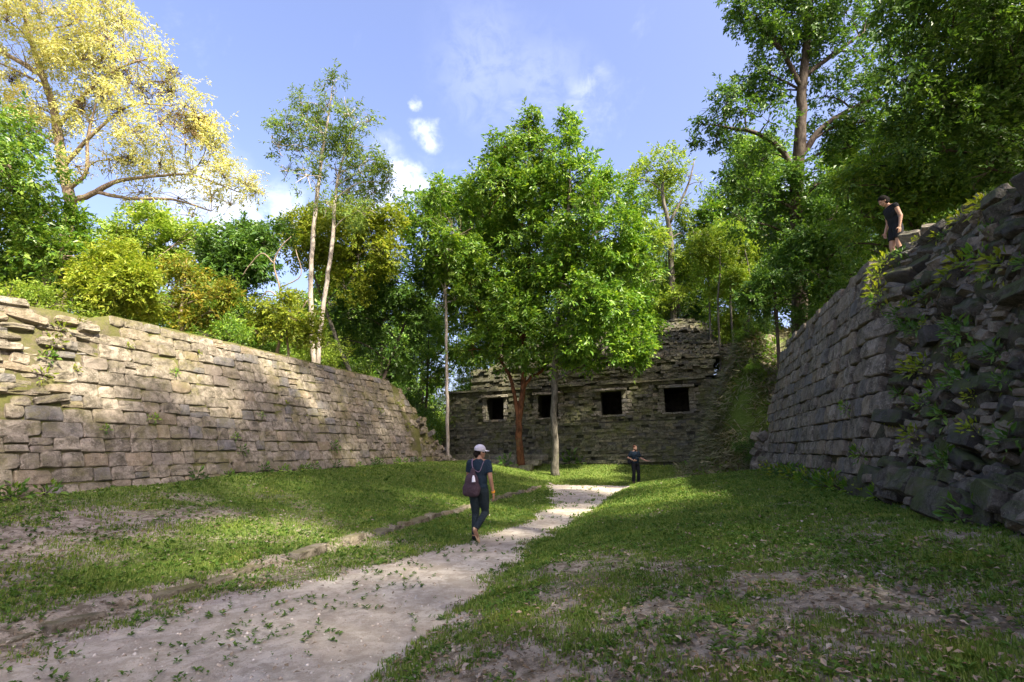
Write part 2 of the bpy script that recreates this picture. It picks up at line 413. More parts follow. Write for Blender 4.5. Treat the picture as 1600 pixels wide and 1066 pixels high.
L_LITTER = leaf_mat('leaf litter', [(.16, .12, .07), (.27, .22, .155), (.11, .075, .045), (.36, .32, .26)], trans=.05, rough=.8, spec=.15)

def bark_mat(name, a, b, scale=1.0):
    m, nt = new_mat(name)
    P_ = nd(nt, 'ShaderNodeNewGeometry').outputs['Position']
    mp = nd(nt, 'ShaderNodeMapping', ins={'Vector': P_}); mp.inputs['Scale'].default_value = (1, 1, .35)
    n1 = noi(nt, mp.outputs[0], 7 * scale, 8, .7); n2 = noi(nt, P_, 1.3, 4, .6)
    c = mixc(nt, sstep(nt, n1, .36, .66), a, b)
    c = mixc(nt, mth(nt, 'MULTIPLY', sstep(nt, n2, .55, .75), .5), c, (.10, .11, .05))
    finish(nt, c, .9, .15, n1, .8, .04)
    return m
B_GREY = bark_mat('bark grey', (.075, .068, .052), (.19, .175, .14))
B_DARK = bark_mat('bark dark', (.045, .036, .028), (.11, .09, .07))
B_PALE = bark_mat('bark pale', (.26, .225, .18), (.48, .43, .36))
B_RED = bark_mat('bark reddish', (.075, .033, .018), (.20, .085, .042))
B_TAN = bark_mat('bark tan', (.15, .115, .075), (.31, .25, .175))

def plain_mat(name, c, rough=.85, vary=.25, scale=30, spec=.2):
    m, nt = new_mat(name)
    P_ = nd(nt, 'ShaderNodeTexCoord').outputs['Object']
    n = noi(nt, P_, scale, 5, .6)
    v = mth(nt, 'ADD', 1 - vary, mth(nt, 'MULTIPLY', n, vary * 2))
    cc = nd(nt, 'ShaderNodeHueSaturation', ins={'Value': v, 'Color': (*c, 1)}).outputs[0]
    fold = noi(nt, P_, 9, 3, .55, 1.2)
    finish(nt, cc, rough, spec, mth(nt, 'ADD', mth(nt, 'MULTIPLY', n, .15), fold), .55 if vary >= .2 else .12, .05)
    return m

# ---------------------------------------------------------------- ground and path
def build_ground():
    sv = np.concatenate([np.linspace(-70, -8, 20, endpoint=False), np.linspace(-8, 2, 50, endpoint=False), np.linspace(2, 11, 130, endpoint=False),
                         np.linspace(11, 26, 125, endpoint=False), np.linspace(26, 46, 70, endpoint=False), np.linspace(46, 260, 50)])
    L, Rr = path_lr(sv)
    # parametric columns between anchors
    segs = [(-260, -60, 16), (-60, -14, 26), (-14, -8.4, 20), (-8.4, -5.8, 18), (-5.8, None, 56), ('L1', 'L', 16), ('L', 'R', 34), ('R', 'R1', 16), (None, 8.8, 46), (8.8, 14.5, 46), (14.5, 40, 26), (40, 260, 18)]
    rows_p = []; flags = []
    l1 = L - 1.1; r1 = Rr + 1.1
    anchors = [np.full_like(sv, a) for a in (-260, -60, -14, -8.4, -5.8)] + [l1, L, Rr, r1] + [np.full_like(sv, a) for a in (8.8, 14.5, 40, 260)]
    cnt = [16, 26, 20, 18, 56, 16, 34, 16, 46, 46, 26, 18]
    colp = []; ispath = []
    for k, c in enumerate(cnt):
        for i in range(c):
            t = i / c; colp.append(anchors[k] * (1 - t) + anchors[k + 1] * t); ispath.append(k == 6)
    colp.append(anchors[-1]); P_ = np.stack(colp, 1)           # rows x cols
    S_ = np.repeat(sv[:, None], P_.shape[1], 1)
    X, Y = W(S_, P_); Z = H(X, Y)
    nr, nc = P_.shape
    verts = np.stack([X, Y, Z], -1).reshape(-1, 3)
    idx = np.arange(nr * nc).reshape(nr, nc)
    f = np.stack([idx[:-1, :-1], idx[:-1, 1:], idx[1:, 1:], idx[1:, :-1]], -1)
    pm = np.zeros((nr - 1, nc - 1), bool); pm[:, :] = np.array(ispath)[None, :]
    pm &= ((sv[:-1] > -16) & (sv[:-1] < PATH_END))[:, None]
    fg = f[~pm]; fp = f[pm]
    gr = grassy(verts[:, 0], verts[:, 1])
    def sub(faces):
        u, inv = np.unique(faces.ravel(), return_inverse=True); return verts[u], inv.reshape(faces.shape), gr[u]
    v, ff, g = sub(fg); me = mesh_np('ground', v, ff, smooth=True)
    a = me.attributes.new('grassy', 'FLOAT', 'POINT'); a.data.foreach_set('value', g.astype(np.float32))
    s_, p_ = SPc(v[:, 0], v[:, 1]); l_, r_ = path_lr(s_); a = me.attributes.new('trodden', 'FLOAT', 'POINT')
    a.data.foreach_set('value', (np.exp(-np.maximum(0, np.maximum(l_ - p_, (p_ - r_) * 1.2)) / .32) * (1 - sm(s_, 22.6, 24))).astype(np.float32))
    tag(link('ground', me, ground_mat()), kind='structure')
    v, ff, g = sub(fp); tag(link('path', mesh_np('path', v, ff, smooth=True), path_mat()), kind='structure')

def grassy(x, y):
    s, p = SPc(x, y)
    l, r = path_lr(s)
    n = fbm(x * .9, y * .9, 41, 5); n2 = fbm(x * .33, y * .33, 71, 3)
    g = .72 + .40 * sm(s, 8, 15) + (n - .5) * 1.1
    bare = sm(s, 10.5, 4) * sm(-p, -.3, 2.5) * (1 - sm(-p, 4.6, 6.2))
    g = g - .46 * bare
    g = g - .35 * sm(s, 7, 3.5) * (p > r) * sm(n2, .35, .6) - .30 * (p > r) * (1 - sm(s, 4.5, 9.5))
    inside = np.minimum(p - l, r - p)                       # >0 on the path
    g = g - 1.4 * sm(inside, -.28, .34) * (1 - sm(s, 22.9, 24.2))
    g = g - .32 * sm(inside, -1.8, -.2) * sm(s, 9, 5) * (p < l)
    kerb = np.exp(-((p - .40) / .22) ** 2) * (s < 21)
    g = g - .35 * kerb
    g = np.where((p < -7.4) | (p > 10.4), .38 + (n - .5) * 1.4, g)
    g = g - .12 * sm(s, 26, 31)
    return g

build_ground()

# ---------------------------------------------------------------- stones
def stone_meshes(n, cuts=2, power=.42, amp=.10, seed=0, front=.05):
    out = []
    for k in range(n):
        bm = bmesh.new(); bmesh.ops.create_cube(bm, size=1.0)
        bmesh.ops.subdivide_edges(bm, edges=bm.edges[:], cuts=cuts, use_grid_fill=True)
        o = Vector((seed * 13.1 + k * 7.7, k * 3.3, seed))
        sk = [random.uniform(-.12, .12) for _ in range(4)]
        for v in bm.verts:
            c = v.co * 2
            e = 1.0 / max(1e-6, (abs(c.x) ** 5 + abs(c.y) ** 5 + abs(c.z) ** 5) ** .2)
            m = Vector((c.x, c.y, c.z)) * (e * power + (1 - power))
            d = mnoise.noise_vector(m * 1.3 + o) * amp
            m = m + d
            if m.y < 0: m.y += mnoise.noise(m * 2.7 + o) * front * 2 - .06 * (1 - abs(c.x) ** 2) * (1 - abs(c.z) ** 2)
            m.x += sk[0] * c.z * .4 + sk[1] * c.z * c.x * .25; m.z += sk[2] * c.x * .3
            v.co = m * .5
        me = bpy.data.meshes.new('stone'); bm.to_mesh(me); bm.free()
        me.polygons.foreach_set('use_smooth', [True] * len(me.polygons)); me.update()
        out.append(me)
    return out
def block_meshes(n, seed):
    """squared blocks: a gently dished face with narrow worn edges and knocked corners"""
    out = []
    for k in range(n):
        o = Vector((seed * 9.1 + k * 5.3, k * 2.9, seed * 1.7)); e = random.uniform(.88, .95)
        us = [-1, -e, -.28, .28, e, 1]; V = []; F_ = []; m = len(us)
        cut = {(a, b): (random.random() ** 2 * .28) for a in (-1, 1) for b in (-1, 1)}
        for j, zz in enumerate(us):
            for i, xx in enumerate(us):
                edge = (i in (0, m - 1)) or (j in (0, m - 1))
                y = -1 + (.09 if edge else 0) + mnoise.noise(Vector((xx * 1.3, 0, zz * 1.3)) + o) * .16
                x_, z_ = xx, zz
                c = cut[(1 if xx > 0 else -1, 1 if zz > 0 else -1)] * (abs(xx) * abs(zz)) ** 3
                x_ *= 1 - c; z_ *= 1 - c
                d = mnoise.noise_vector(Vector((xx * 1.1, 3, zz * 1.1)) + o)
                V.append((x_ + d.x * .07, y + c * .6, z_ + d.z * .08))
        for j in range(m - 1):
            for i in range(m - 1):
                F_.append((j * m + i, j * m + i + 1, (j + 1) * m + i + 1, (j + 1) * m + i))
        ring = [i for i in range(m)] + [j * m + m - 1 for j in range(1, m)] + [(m - 1) * m + i for i in range(m - 2, -1, -1)] + [j * m for j in range(m - 2, 0, -1)]
        b0 = len(V)
        for r_ in ring: V.append((V[r_][0] * .97, 1, V[r_][2] * .97))
        q = len(ring)
        for i in range(q): F_.append((ring[(i + 1) % q], ring[i], b0 + i, b0 + (i + 1) % q))
        F_.append(tuple(b0 + i for i in range(q)))
        me = bpy.data.meshes.new('stone'); me.from_pydata([(a * .5, b * .5, c * .5) for a, b, c in V], [], F_); me.update()
        out.append(me)
    return out
BLOCKS = block_meshes(16, 1)
BOULDERS = stone_meshes(12, 2, .30, .34, 3)
def mesh_arrays(me):
    v = np.empty(len(me.vertices) * 3, np.float32); me.vertices.foreach_get('co', v)
    f = [tuple(p.vertices) for p in me.polygons]; return v.reshape(-1, 3).astype(float), f

def place_stones(root, recs, meshes, mat_one, mat_many, limit=300, joined='stonework', rough=None):
    """recs: (center, 3x3 axes columns, size(3)); the largest in view become parts, the rest one joined part"""
    d = np.array((0, 0, CH))
    def shown(r):
        v = r[0] - d; t = v[1] * CP + v[2] * SP
        if t < .6: return -1.0
        u = F * v[0] / t; w = F * (-v[1] * SP + v[2] * CP) / t
        if abs(u) > 840 or abs(w) > 580: return -1.0 / (abs(u) + abs(w))
        return r[2][0] * r[2][2] / t / t
    recs = sorted(recs, key=shown, reverse=True)
    inv = root.matrix_basis.inverted()
    n_sq = min(len(meshes), 12) if rough else len(meshes)
    rest = MB(); arr = [mesh_arrays(m) for m in meshes]
    copies = {}
    for i, r_ in enumerate(recs):
        c, A, sz = r_[:3]
        k = int(rng.integers(n_sq)) if not (rough and len(r_) > 3 and r_[3] == 1 and rng.random() < .5) else n_sq + int(rng.integers(len(meshes) - n_sq))
        if i < limit:
            m1 = rough if rough and len(r_) > 3 else mat_one
            key = (k, m1.name)
            if key not in copies:
                me = meshes[k].copy(); me.materials.clear(); me.materials.append(m1); copies[key] = me
            o = link('stone', copies[key], None, root)
            M = Matrix([[*(A[r, :] * np.array(sz)), c[r]] for r in range(3)] + [[0, 0, 0, 1]])
            q = Matrix(A.tolist()).to_quaternion()
            o.matrix_basis = inv @ (Matrix.Translation(c) @ q.to_matrix().to_4x4() @ Matrix.Diagonal((*sz, 1)))
        else:
            v, f = arr[k]; rest.add((v * np.array(sz)) @ A.T + c - np.array(root.location), f)
    if rest.n: tag(link(joined, rest.mesh(joined), mat_many, root), kind='stuff')

def rotjit(A, amt):
    e = Matrix.Rotation(random.gauss(0, amt), 3, 'X') @ Matrix.Rotation(random.gauss(0, amt), 3, 'Y') @ Matrix.Rotation(random.gauss(0, amt), 3, 'Z')
    return A @ np.array(e)

def l_face(s, z): 
    p = LB_P - (z - .88) * LB_K - .25 * sm(s, 21, 26) * 0
    x, y = W(s, p); return np.array((x, y, z))
def l_top(s):
    t = np.interp(s, [-10, 3, 6, 8.6, 9, 22.2, 23.4, 24.4, 25.3, 26.4], [4.6, 4.62, 4.66, 4.78, 4.98, 4.98, 4.5, 3.4, 2.2, 1.0])
    return float(t) + .05 * float(fbm(np.array([s * .8]), np.array([0.]), 77)[0] - .5)
def l_rubble(s, z): return z > 2.25 + .15 * math.sin(s * 2) and s < 7.5 + (z - 2.7) * .85 + .25 * math.sin(z * 5)

n_l = np.array((*(PX * math.cos(math.atan(LB_K))), math.sin(math.atan(LB_K))))
A_L = np.stack([np.array((*AX, 0)), -n_l, np.cross(np.array((*AX, 0)), -n_l)], 1)
A_L = A_L / np.linalg.norm(A_L, axis=0)
tilt = math.cos(math.atan(LB_K))

def build_left_wall():
    x, y = W(14, LB_P)
    root = empty('stone_wall', (x, y, .8))
    tag(root, 'long sunlit wall of squared limestone blocks sloping back on the left of the path', 'stone wall', kind='thing')
    recs = []
    rows = np.linspace(.0, 4.87, 14)
    # squared blocks in courses
    z = .02
    while z < 4.8:
        h = random.uniform(.27, .36)
        if z + h > 4.75: h = 4.87 - z
        s = -5 + random.random() * .5
        while s < 26.3:
            w = random.choice([.32, .4, .48, .55, .62, .72]) * random.uniform(.88, 1.12)
            sc = s + w / 2; zc = z + h / 2
            if z + h * .75 < l_top(sc) and z + h > float(zl_base(sc)) - .12 and not l_rubble(sc, zc):
                hh = h
                split = random.random() < .10 and w < .65
                pr = random.gauss(0, .012) - (.14 * random.random() if sc > 22.5 else 0)
                for q in range(2 if split else 1):
                    hq = hh / 2 if split else hh
                    zz = z + hq * (q + .5) + random.gauss(0, .012)
                    if sc > 22 and random.random() < .12: continue
                    c = l_face(sc, zz) + n_l * (pr - .16) + np.array((0, 0, random.gauss(0, .012)))
                    recs.append((c, rotjit(A_L, .013), (max(.2, w - random.uniform(-.01, .02)), .42, hq / tilt - random.uniform(-.01, .014))))
            s += w
        z += h
    # weathered slabs where the facing has fallen
    z = 2.2
    while z < 4.7:
        h = random.uniform(.10, .17); s = -5 + random.random()
        while s < 9.2:
            w = random.uniform(.25, .75); sc = s + w / 2; zc = z + h / 2
            if l_rubble(sc, zc) and zc < l_top(sc) + .02:
                pr = random.uniform(-.20, .10)
                c = l_face(sc, zc) + n_l * (pr - .25)
                recs.append((c, rotjit(A_L, .09), (w * 1.05, random.uniform(.45, .7), h * random.uniform(.95, 1.6))))
            s += w * random.uniform(.75, 1.0)
        z += h * .92
    # tumbled stones at the broken far end
    for k in range(60):
        s = random.uniform(23.8, 27.0); z = random.uniform(.7, max(.9, l_top(s)))
        c = l_face(s, z) + np.array((random.uniform(-.2, .3), random.uniform(-.3, .3), random.uniform(-.15, .1)))
        d = random.uniform(.16, .34); recs.append((c, rotjit(A_L, .3), (d * 1.3, d, d * .7)))
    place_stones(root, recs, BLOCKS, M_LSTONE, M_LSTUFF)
    # earth core behind the facing
    ss = np.linspace(-6, 27.2, 150); zs = np.linspace(-.15, 1.0, 22)
    V = []
    for s in ss:
        top = l_top(s) - .05
        for zz in zs:
            z = zz * top if zz > 0 else .1
            q = l_face(s, z) - n_l * (-.015 + .06 * (mnoise.noise(Vector((s * 2, z * 3, 0))) + .4)); V.append(q)
        for back in (.6, 1.3):
            q = l_face(s, top) + np.array((*(-PX * back), .02 + .03 * mnoise.noise(Vector((s * 3, back, 2))))); V.append(q)
    V = np.array(V) - np.array(root.location); n = len(zs) + 2
    idx = np.arange(len(ss) * n).reshape(len(ss), n)
    f = np.stack([idx[:-1, :-1], idx[1:, :-1], idx[1:, 1:], idx[:-1, 1:]], -1).reshape(-1, 4)
    link('core', mesh_np('core', V, f, smooth=True), M_MORTAR, root)
    return root
build_left_wall()

def rub_w(s, z): return 1 - float(sm(s, 8.6 + .42 * (z - .9), 10.0 + .42 * (z - .9)))
def r_face(s, z):
    pm = RB_P + (z - .87) * RB_K
    pr = float(np.interp(z, *RUB_P))
    w = rub_w(s, z)
    x, y = W(s + .35 * (z - .9) * 0, pm * (1 - w) + pr * w); return np.array((x, y, z))
def r_top(s):
    return float(np.interp(s, [-10, 6, 8, 9.5, 10.4, 11.6, 12.2, 19.6, 20.6, 21.4, 22.6], [4.3, 4.5, 5.0, 5.6, 5.8, 5.5, 5.3, 5.25, 4.9, 3.6, 1.3]))
n_r = np.array((*(-PX * math.cos(math.atan(RB_K))), math.sin(math.atan(RB_K))))
A_R = np.stack([-np.array((*AX, 0)), -n_r, np.cross(-np.array((*AX, 0)), -n_r)], 1); A_R = A_R / np.linalg.norm(A_R, axis=0)
def r_frame(s, z):
    e = .12
    a = r_face(s + e, z) - r_face(s - e, z); b = r_face(s, min(z + e, 7.35)) - r_face(s, z - e)
    a /= np.linalg.norm(a); n = np.cross(b, a); n /= np.linalg.norm(n)
    if n[0] > 0: n = -n
    x = -a; yv = -n; zc = np.cross(x, yv); zc /= np.linalg.norm(zc); yv = np.cross(zc, x)
    return np.stack([x, yv, zc], 1), n

def build_right_wall():
    x, y = W(14, RB_P)
    root = empty('stone_wall', (x, y, .8))
    tag(root, 'shaded grey block wall on the right, ruined into dark rubble at its near end', 'stone wall', kind='thing')
    recs = []
    z = .45
    while z < 5.1:
        h = random.uniform(.28, .40)
        if z + h > 5.1: h = 5.3 - z
        s = 5 + random.random() * .5
        while s < 22.5:
            w = random.choice([.34, .4, .48, .56, .66, .8]) * random.uniform(.9, 1.12)
            sc = s + w / 2; zc = z + h / 2
            if rub_w(sc, zc) < .45 and z + h * .75 < r_top(sc) and z + h > float(zr_base(sc)) - .1:
                A, n = r_frame(sc, zc)
                pr = random.gauss(0, .02) - (.10 if random.random() < .04 else 0)
                c = r_face(sc, zc) + n * (pr - .16)
                recs.append((c, rotjit(A, .016), (max(.2, w - random.uniform(0, .05)), .45, h * 1.02 - random.uniform(0, .03))))
            s += w
        z += h
    # fallen-face rubble
    done = []
    for k in range(7000):
        s = random.uniform(3.0, 13.0); z = random.uniform(.55, 6.0)
        if rub_w(s, z) < .5 or z > r_top(s) - .02: continue
        d = random.choice([.09, .12, .14, .17, .2, .25, .32]) * random.uniform(.85, 1.2)
        if z > 1.1 and d > .4 and random.random() < .5: continue
        c = r_face(s, z)
        if any(np.linalg.norm(c - q) < (d + e) * .42 for q, e in done): continue
        A, n = r_frame(s, z); done.append((c, d))
        c = c + n * (.05 + random.uniform(-.06, .06) * d / .2)
        recs.append((c, rotjit(A, .24), (d * random.uniform(1.1, 1.9), d * 1.1, d * random.uniform(.55, .9)), 1))
    for k in range(46):                                        # big footing blocks half sunk in the grass
        s = random.uniform(4.6, 10.6); A, n = r_frame(s, 1.0)
        d = random.choice([.16, .2, .24, .3, .36, .5]); c = r_face(s, .68 + random.random() * .5) + n * random.uniform(.0, .25)
        recs.append((c, rotjit(A, .15), (d * 1.35, d, d * .7), 2))
    for k in range(26):
        s = random.uniform(20.8, 23.2); z = random.uniform(.6, 2.2)
        c = r_face(s, z) + np.array((random.uniform(-.2, .3), random.uniform(-.2, .4), 0)); d = random.uniform(.25, .5)
        recs.append((c, rotjit(A_R, .5), (d * 1.3, d, d * .8)))
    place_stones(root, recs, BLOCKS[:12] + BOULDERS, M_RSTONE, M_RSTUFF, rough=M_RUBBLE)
    ss = np.linspace(-8, 22.8, 150); V = []
    zs = np.linspace(0, 1, 40)
    for s in ss:
        top = r_top(s) - .04
        for t in zs:
            z = .25 + (top - .25) * t
            A, n = r_frame(s, max(.4, min(z, 7.2)))
            w = rub_w(s, z)
            q = r_face(s, z) - n * (.05 + .10 * mnoise.noise(Vector((s * 2, z * 3, 5))) * (1 + w) - .10 * w); V.append(q)
        for back in (.7, 1.5):
            q = r_face(s, top) + np.array((*(PX * back), .06 * back)); V.append(q)
    V = np.array(V) - np.array(root.location); n = len(zs) + 2
    idx = np.arange(len(ss) * n).reshape(len(ss), n)
    f = np.stack([idx[:-1, 1:], idx[1:, 1:], idx[1:, :-1], idx[:-1, :-1]], -1).reshape(-1, 4)
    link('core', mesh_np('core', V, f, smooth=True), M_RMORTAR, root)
build_right_wall()

# kerb along the path
def build_kerb():
    x, y = W(10, .42); root = empty('stone_kerb', (x, y, 0))
    tag(root, 'low broken line of kerb stones edging the left lawn beside the path', 'kerb', kind='thing')
    recs = []; s = 2.0
    A = np.stack([np.array((*AX, 0)), np.array((*-PX, 0)), np.array((0, 0, 1.))], 1)
    while s < 20.8:
        w = random.uniform(.32, .8)
        if random.random() > .2:
            xx, yy = W(s + w / 2, .42 + random.gauss(0, .025))
            sink = random.uniform(0, .07) + (.05 if s < 6 else 0)
            recs.append((np.array((xx, yy, -.0 + .028 - sink)), rotjit(A, .07), (w * .92, random.uniform(.13, .22), .22)))
        s += w
    place_stones(root, recs, BLOCKS, M_LSTONE, M_LSTUFF)
build_kerb()

# ---------------------------------------------------------------- the temple ruin
FS = 32.4
def TP(p, d, z):                                               # facade frame: along, into, up
    x, y = W(FS + d, p); return np.array((x, y, z + .024 * p))
A_T = np.stack([np.array((*PX, .024)), np.array((*AX, 0)), np.array((0, 0, 1.))], 1)
WIN = [(-6.2, -5.0), (-2.62, -1.28), (1.5, 2.8), (5.38, 6.8)]
SILL, HEAD = 3.62, 5.08
def build_temple():
    x, y = W(FS, 0); root = empty('temple_ruin', (x, y, .5)); L0 = np.array(root.location)
    tag(root, 'mossy stone temple ruin with four dark square doorways at the end of the path', 'ruin')
    core = MB()
    def cbox(mb, p0, p1, d0, d1, z0, z1):
        mb.box(TP((p0 + p1) / 2, (d0 + d1) / 2, (z0 + z1) / 2) - L0, (p1 - p0, d1 - d0, z1 - z0), A_T)
    cbox(core, -9.4, 8.4, .12, 5.0, -.8, 3.2)
    edges = [-9.2] + [e for w in WIN for e in w] + [8.2]
    for i in range(0, len(edges), 2): cbox(core, edges[i], edges[i + 1], .45, 1.55, 3.2, HEAD)
    for a, b in WIN: cbox(core, a, b, .451, 1.55, 3.2, SILL - .06)
    cbox(core, -9.2, 8.2, .44, 5.0, HEAD + .12, 5.62)
    cbox(core, -7.5, 7.6, 1.05, 5.2, 5.62, 7.0)
    link('wall', core.mesh('wall'), M_TCORE, root)
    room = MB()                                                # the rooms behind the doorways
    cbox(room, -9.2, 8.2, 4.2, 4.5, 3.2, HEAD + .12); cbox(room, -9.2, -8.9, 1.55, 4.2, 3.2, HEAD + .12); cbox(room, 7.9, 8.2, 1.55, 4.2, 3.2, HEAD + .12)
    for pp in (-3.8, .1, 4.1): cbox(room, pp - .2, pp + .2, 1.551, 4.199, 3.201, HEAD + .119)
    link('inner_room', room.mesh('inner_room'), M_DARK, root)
    st = MB()
    def stone(p, d, z, w, dep, h, rj=.02):
        st.box(TP(p, d, z) - L0, (w, dep, h), rotjit(A_T, rj), .012 + .03 * min(w, h))
    def wallrows(p0, p1, z0, z1, d, hmin=.14, hmax=.21, skip=.04, batter=0.0, wmin=.22, wmax=.5, holes=False, pjit=.045):
        z = z0
        while z < z1:
            h = random.uniform(hmin, hmax); p = p0 + random.random() * .2
            while p < p1:
                w = random.uniform(wmin, wmax); pc = p + w / 2
                ok = random.random() > skip
                if holes:
                    for a, b in WIN:
                        if a - .42 < pc < b + .42 and SILL - .12 < z + h / 2 < HEAD + .2: ok = False
                if ok: stone(pc, d + batter * (z - z0) + random.gauss(0, pjit) + .05, z + h / 2, w * .97, .3, h * .95)
                p += w
            z += h
    wallrows(-9.5, 8.6, .3, 3.05, .05, batter=.02, pjit=.05)
    wallrows(-9.3, 8.3, 3.2, 5.5, .42, holes=True)
    wallrows(-7.6, 8.2, 5.75, 7.1, .78, batter=.16, pjit=.08)
    for z, d, p0, p1, h in ((3.12, -.03, -9.4, 1.0, .13), (1.15, -.06, -9.3, 8.2, .14), (.78, -.25, -9.0, 7.8, .16), (5.6, .2, -9.3, 7.8, .13), (5.72, .42, -8.0, 7.6, .12), (2.2, .0, -9.4, 5.0, .12), (7.1, .7, -7.4, 4.0, .14), (6.35, .74, -7.5, 7.0, .12)):
        p = p0
        while p < p1:                                          # thin projecting string courses, broken here and there
            w = random.uniform(.5, 1.3)
            if random.random() > .12: stone(p + w / 2, d + .2 + random.gauss(0, .03), z + random.gauss(0, .015), w * .99, .5, h, .012)
            p += w
    tag(link('stonework', st.mesh('stonework'), M_TEMPLE, root), kind='stuff')
    # stepped, collapsed roof of small stones
    rf = MB()
    for k in range(34):
        z = 7.15 + k * .12; d = 1.1 + k * .21 + .25 * math.sin(k * 1.7)
        p0 = -7.0 + k * .13; p1 = 10.0 - k * .01
        p = p0 + random.random() * .3
        while p < p1:
            w = random.uniform(.14, .38)
            sag = -.085 * max(0, p - 6.2) ** 2 * (.35 + k / 34) - .05 * max(0, -4 - p) ** 2
            rf.box(TP(p + w / 2, d + random.gauss(0, .05), z + sag + random.gauss(0, .03)) - L0, (w, .55, random.uniform(.10, .19)), rotjit(A_T, .10), .03)
            p += w
    tag(link('roof', rf.mesh('roof'), M_ROOF, root), kind='stuff')
    rc = MB()
    V = []
    for d, z in ((1.0, 7.0), (7.6, 10.9), (9.5, 10.9), (9.5, 4)):
        for p in (-7.0 + max(0, z - 7) * 1.0, 9.0 if z == 7.0 else 6.4): V.append(TP(p, d, z - .05) - L0)
    rc.add(V, [(0, 1, 3, 2), (2, 3, 5, 4), (4, 5, 7, 6), (0, 2, 4, 6), (1, 7, 5, 3)])
    link('roof_core', rc.mesh('roof_core'), M_TCORE, root)
    # doorways: pale dressed jambs, sill and lintel
    jm = []
    for m in BLOCKS[:5]:
        c = m.copy(); c.materials.clear(); c.materials.append(M_JAMB); jm.append(c)
    def jstone(p, d, z, w, dep, h, nm='stone'):
        o = link(nm, random.choice(jm), None, root); q = Matrix(rotjit(A_T, .012).tolist()).to_quaternion()
        o.matrix_basis = Matrix.Translation(Vector(TP(p, d, z) - L0)) @ q.to_matrix().to_4x4() @ Matrix.Diagonal((w, dep, h, 1))
    for i, (a, b) in enumerate(WIN):
        for side in (-1, 1):
            if i in (0,) and side == 1: n_w = .26
            else: n_w = .38
            z = SILL - .02
            while z < HEAD - .05:
                h = min(random.uniform(.2, .3), HEAD + .02 - z); w = n_w * random.uniform(.75, 1.2)
                if not (i == 2 and side < 0 and random.random() < .6):
                    pe = a if side < 0 else b
                    jstone(pe + side * w / 2, .66 + random.gauss(0, .03), z + h / 2, w, .6, h * .98)
                    if i >= 2 and random.random() < .6: jstone(pe + side * (w + .14), .50, z + h / 2, .3, .32, h * .9)
                z += h
        nl = 3
        for k in range(nl):
            w = (b - a + .7) / nl; jstone(a - .35 + w * (k + .5), .40, HEAD + .10, w * .99, .62, .17, 'lintel')
            w = (b - a + .4) / nl; jstone(a - .2 + w * (k + .5), .50, SILL - .07, w * .99, .62, .13, 'sill')
    return root
build_temple()

def build_steps():
    x, y = W(29.6, -4.9); root = empty('stone_steps', (x, y, .4)); L0 = np.array(root.location)
    tag(root, 'three low mossy stone steps before the left half of the temple', 'steps', kind='thing')
    me = []
    for m in BLOCKS[5:9]:
        c = m.copy(); c.materials.clear(); c.materials.append(M_STEP); me.append(c)
    for r_, (s, z, p0, p1) in enumerate(((28.4, .55, -5.6, -2.3), (29.3, .80, -6.6, -1.9), (30.4, 1.08, -7.2, -2.2))):
        p = p0
        while p < p1:
            w = random.uniform(.5, .95)
            o = link('step_stone', random.choice(me), None, root); xx, yy = W(s, p + w / 2)
            q = Matrix(rotjit(A_T, .02).tolist()).to_quaternion()
            o.matrix_basis = Matrix.Translation(Vector((xx, yy, z)) - Vector(L0)) @ q.to_matrix().to_4x4() @ Matrix.Diagonal((w * .98, .9, .34, 1))
            p += w
build_steps()

# ---------------------------------------------------------------- trees
def unit(v): return v / (np.linalg.norm(v, axis=-1, keepdims=True) + 1e-9)

def leaf_arrays(C, D, N, L, Wd):
    side = unit(np.cross(D, N)); up = np.cross(side, D)
    L = L[:, None]; Wd = Wd[:, None]
    v0 = C; v1 = C + D * L * .45 + side * Wd * .5 + up * Wd * .18
    v2 = C + D * L - up * L * .12; v3 = C + D * L * .45 - side * Wd * .5 + up * Wd * .18
    v = np.stack([v0, v1, v2, v3], 1).reshape(-1, 3)
    return v, np.arange(len(v)).reshape(-1, 4)

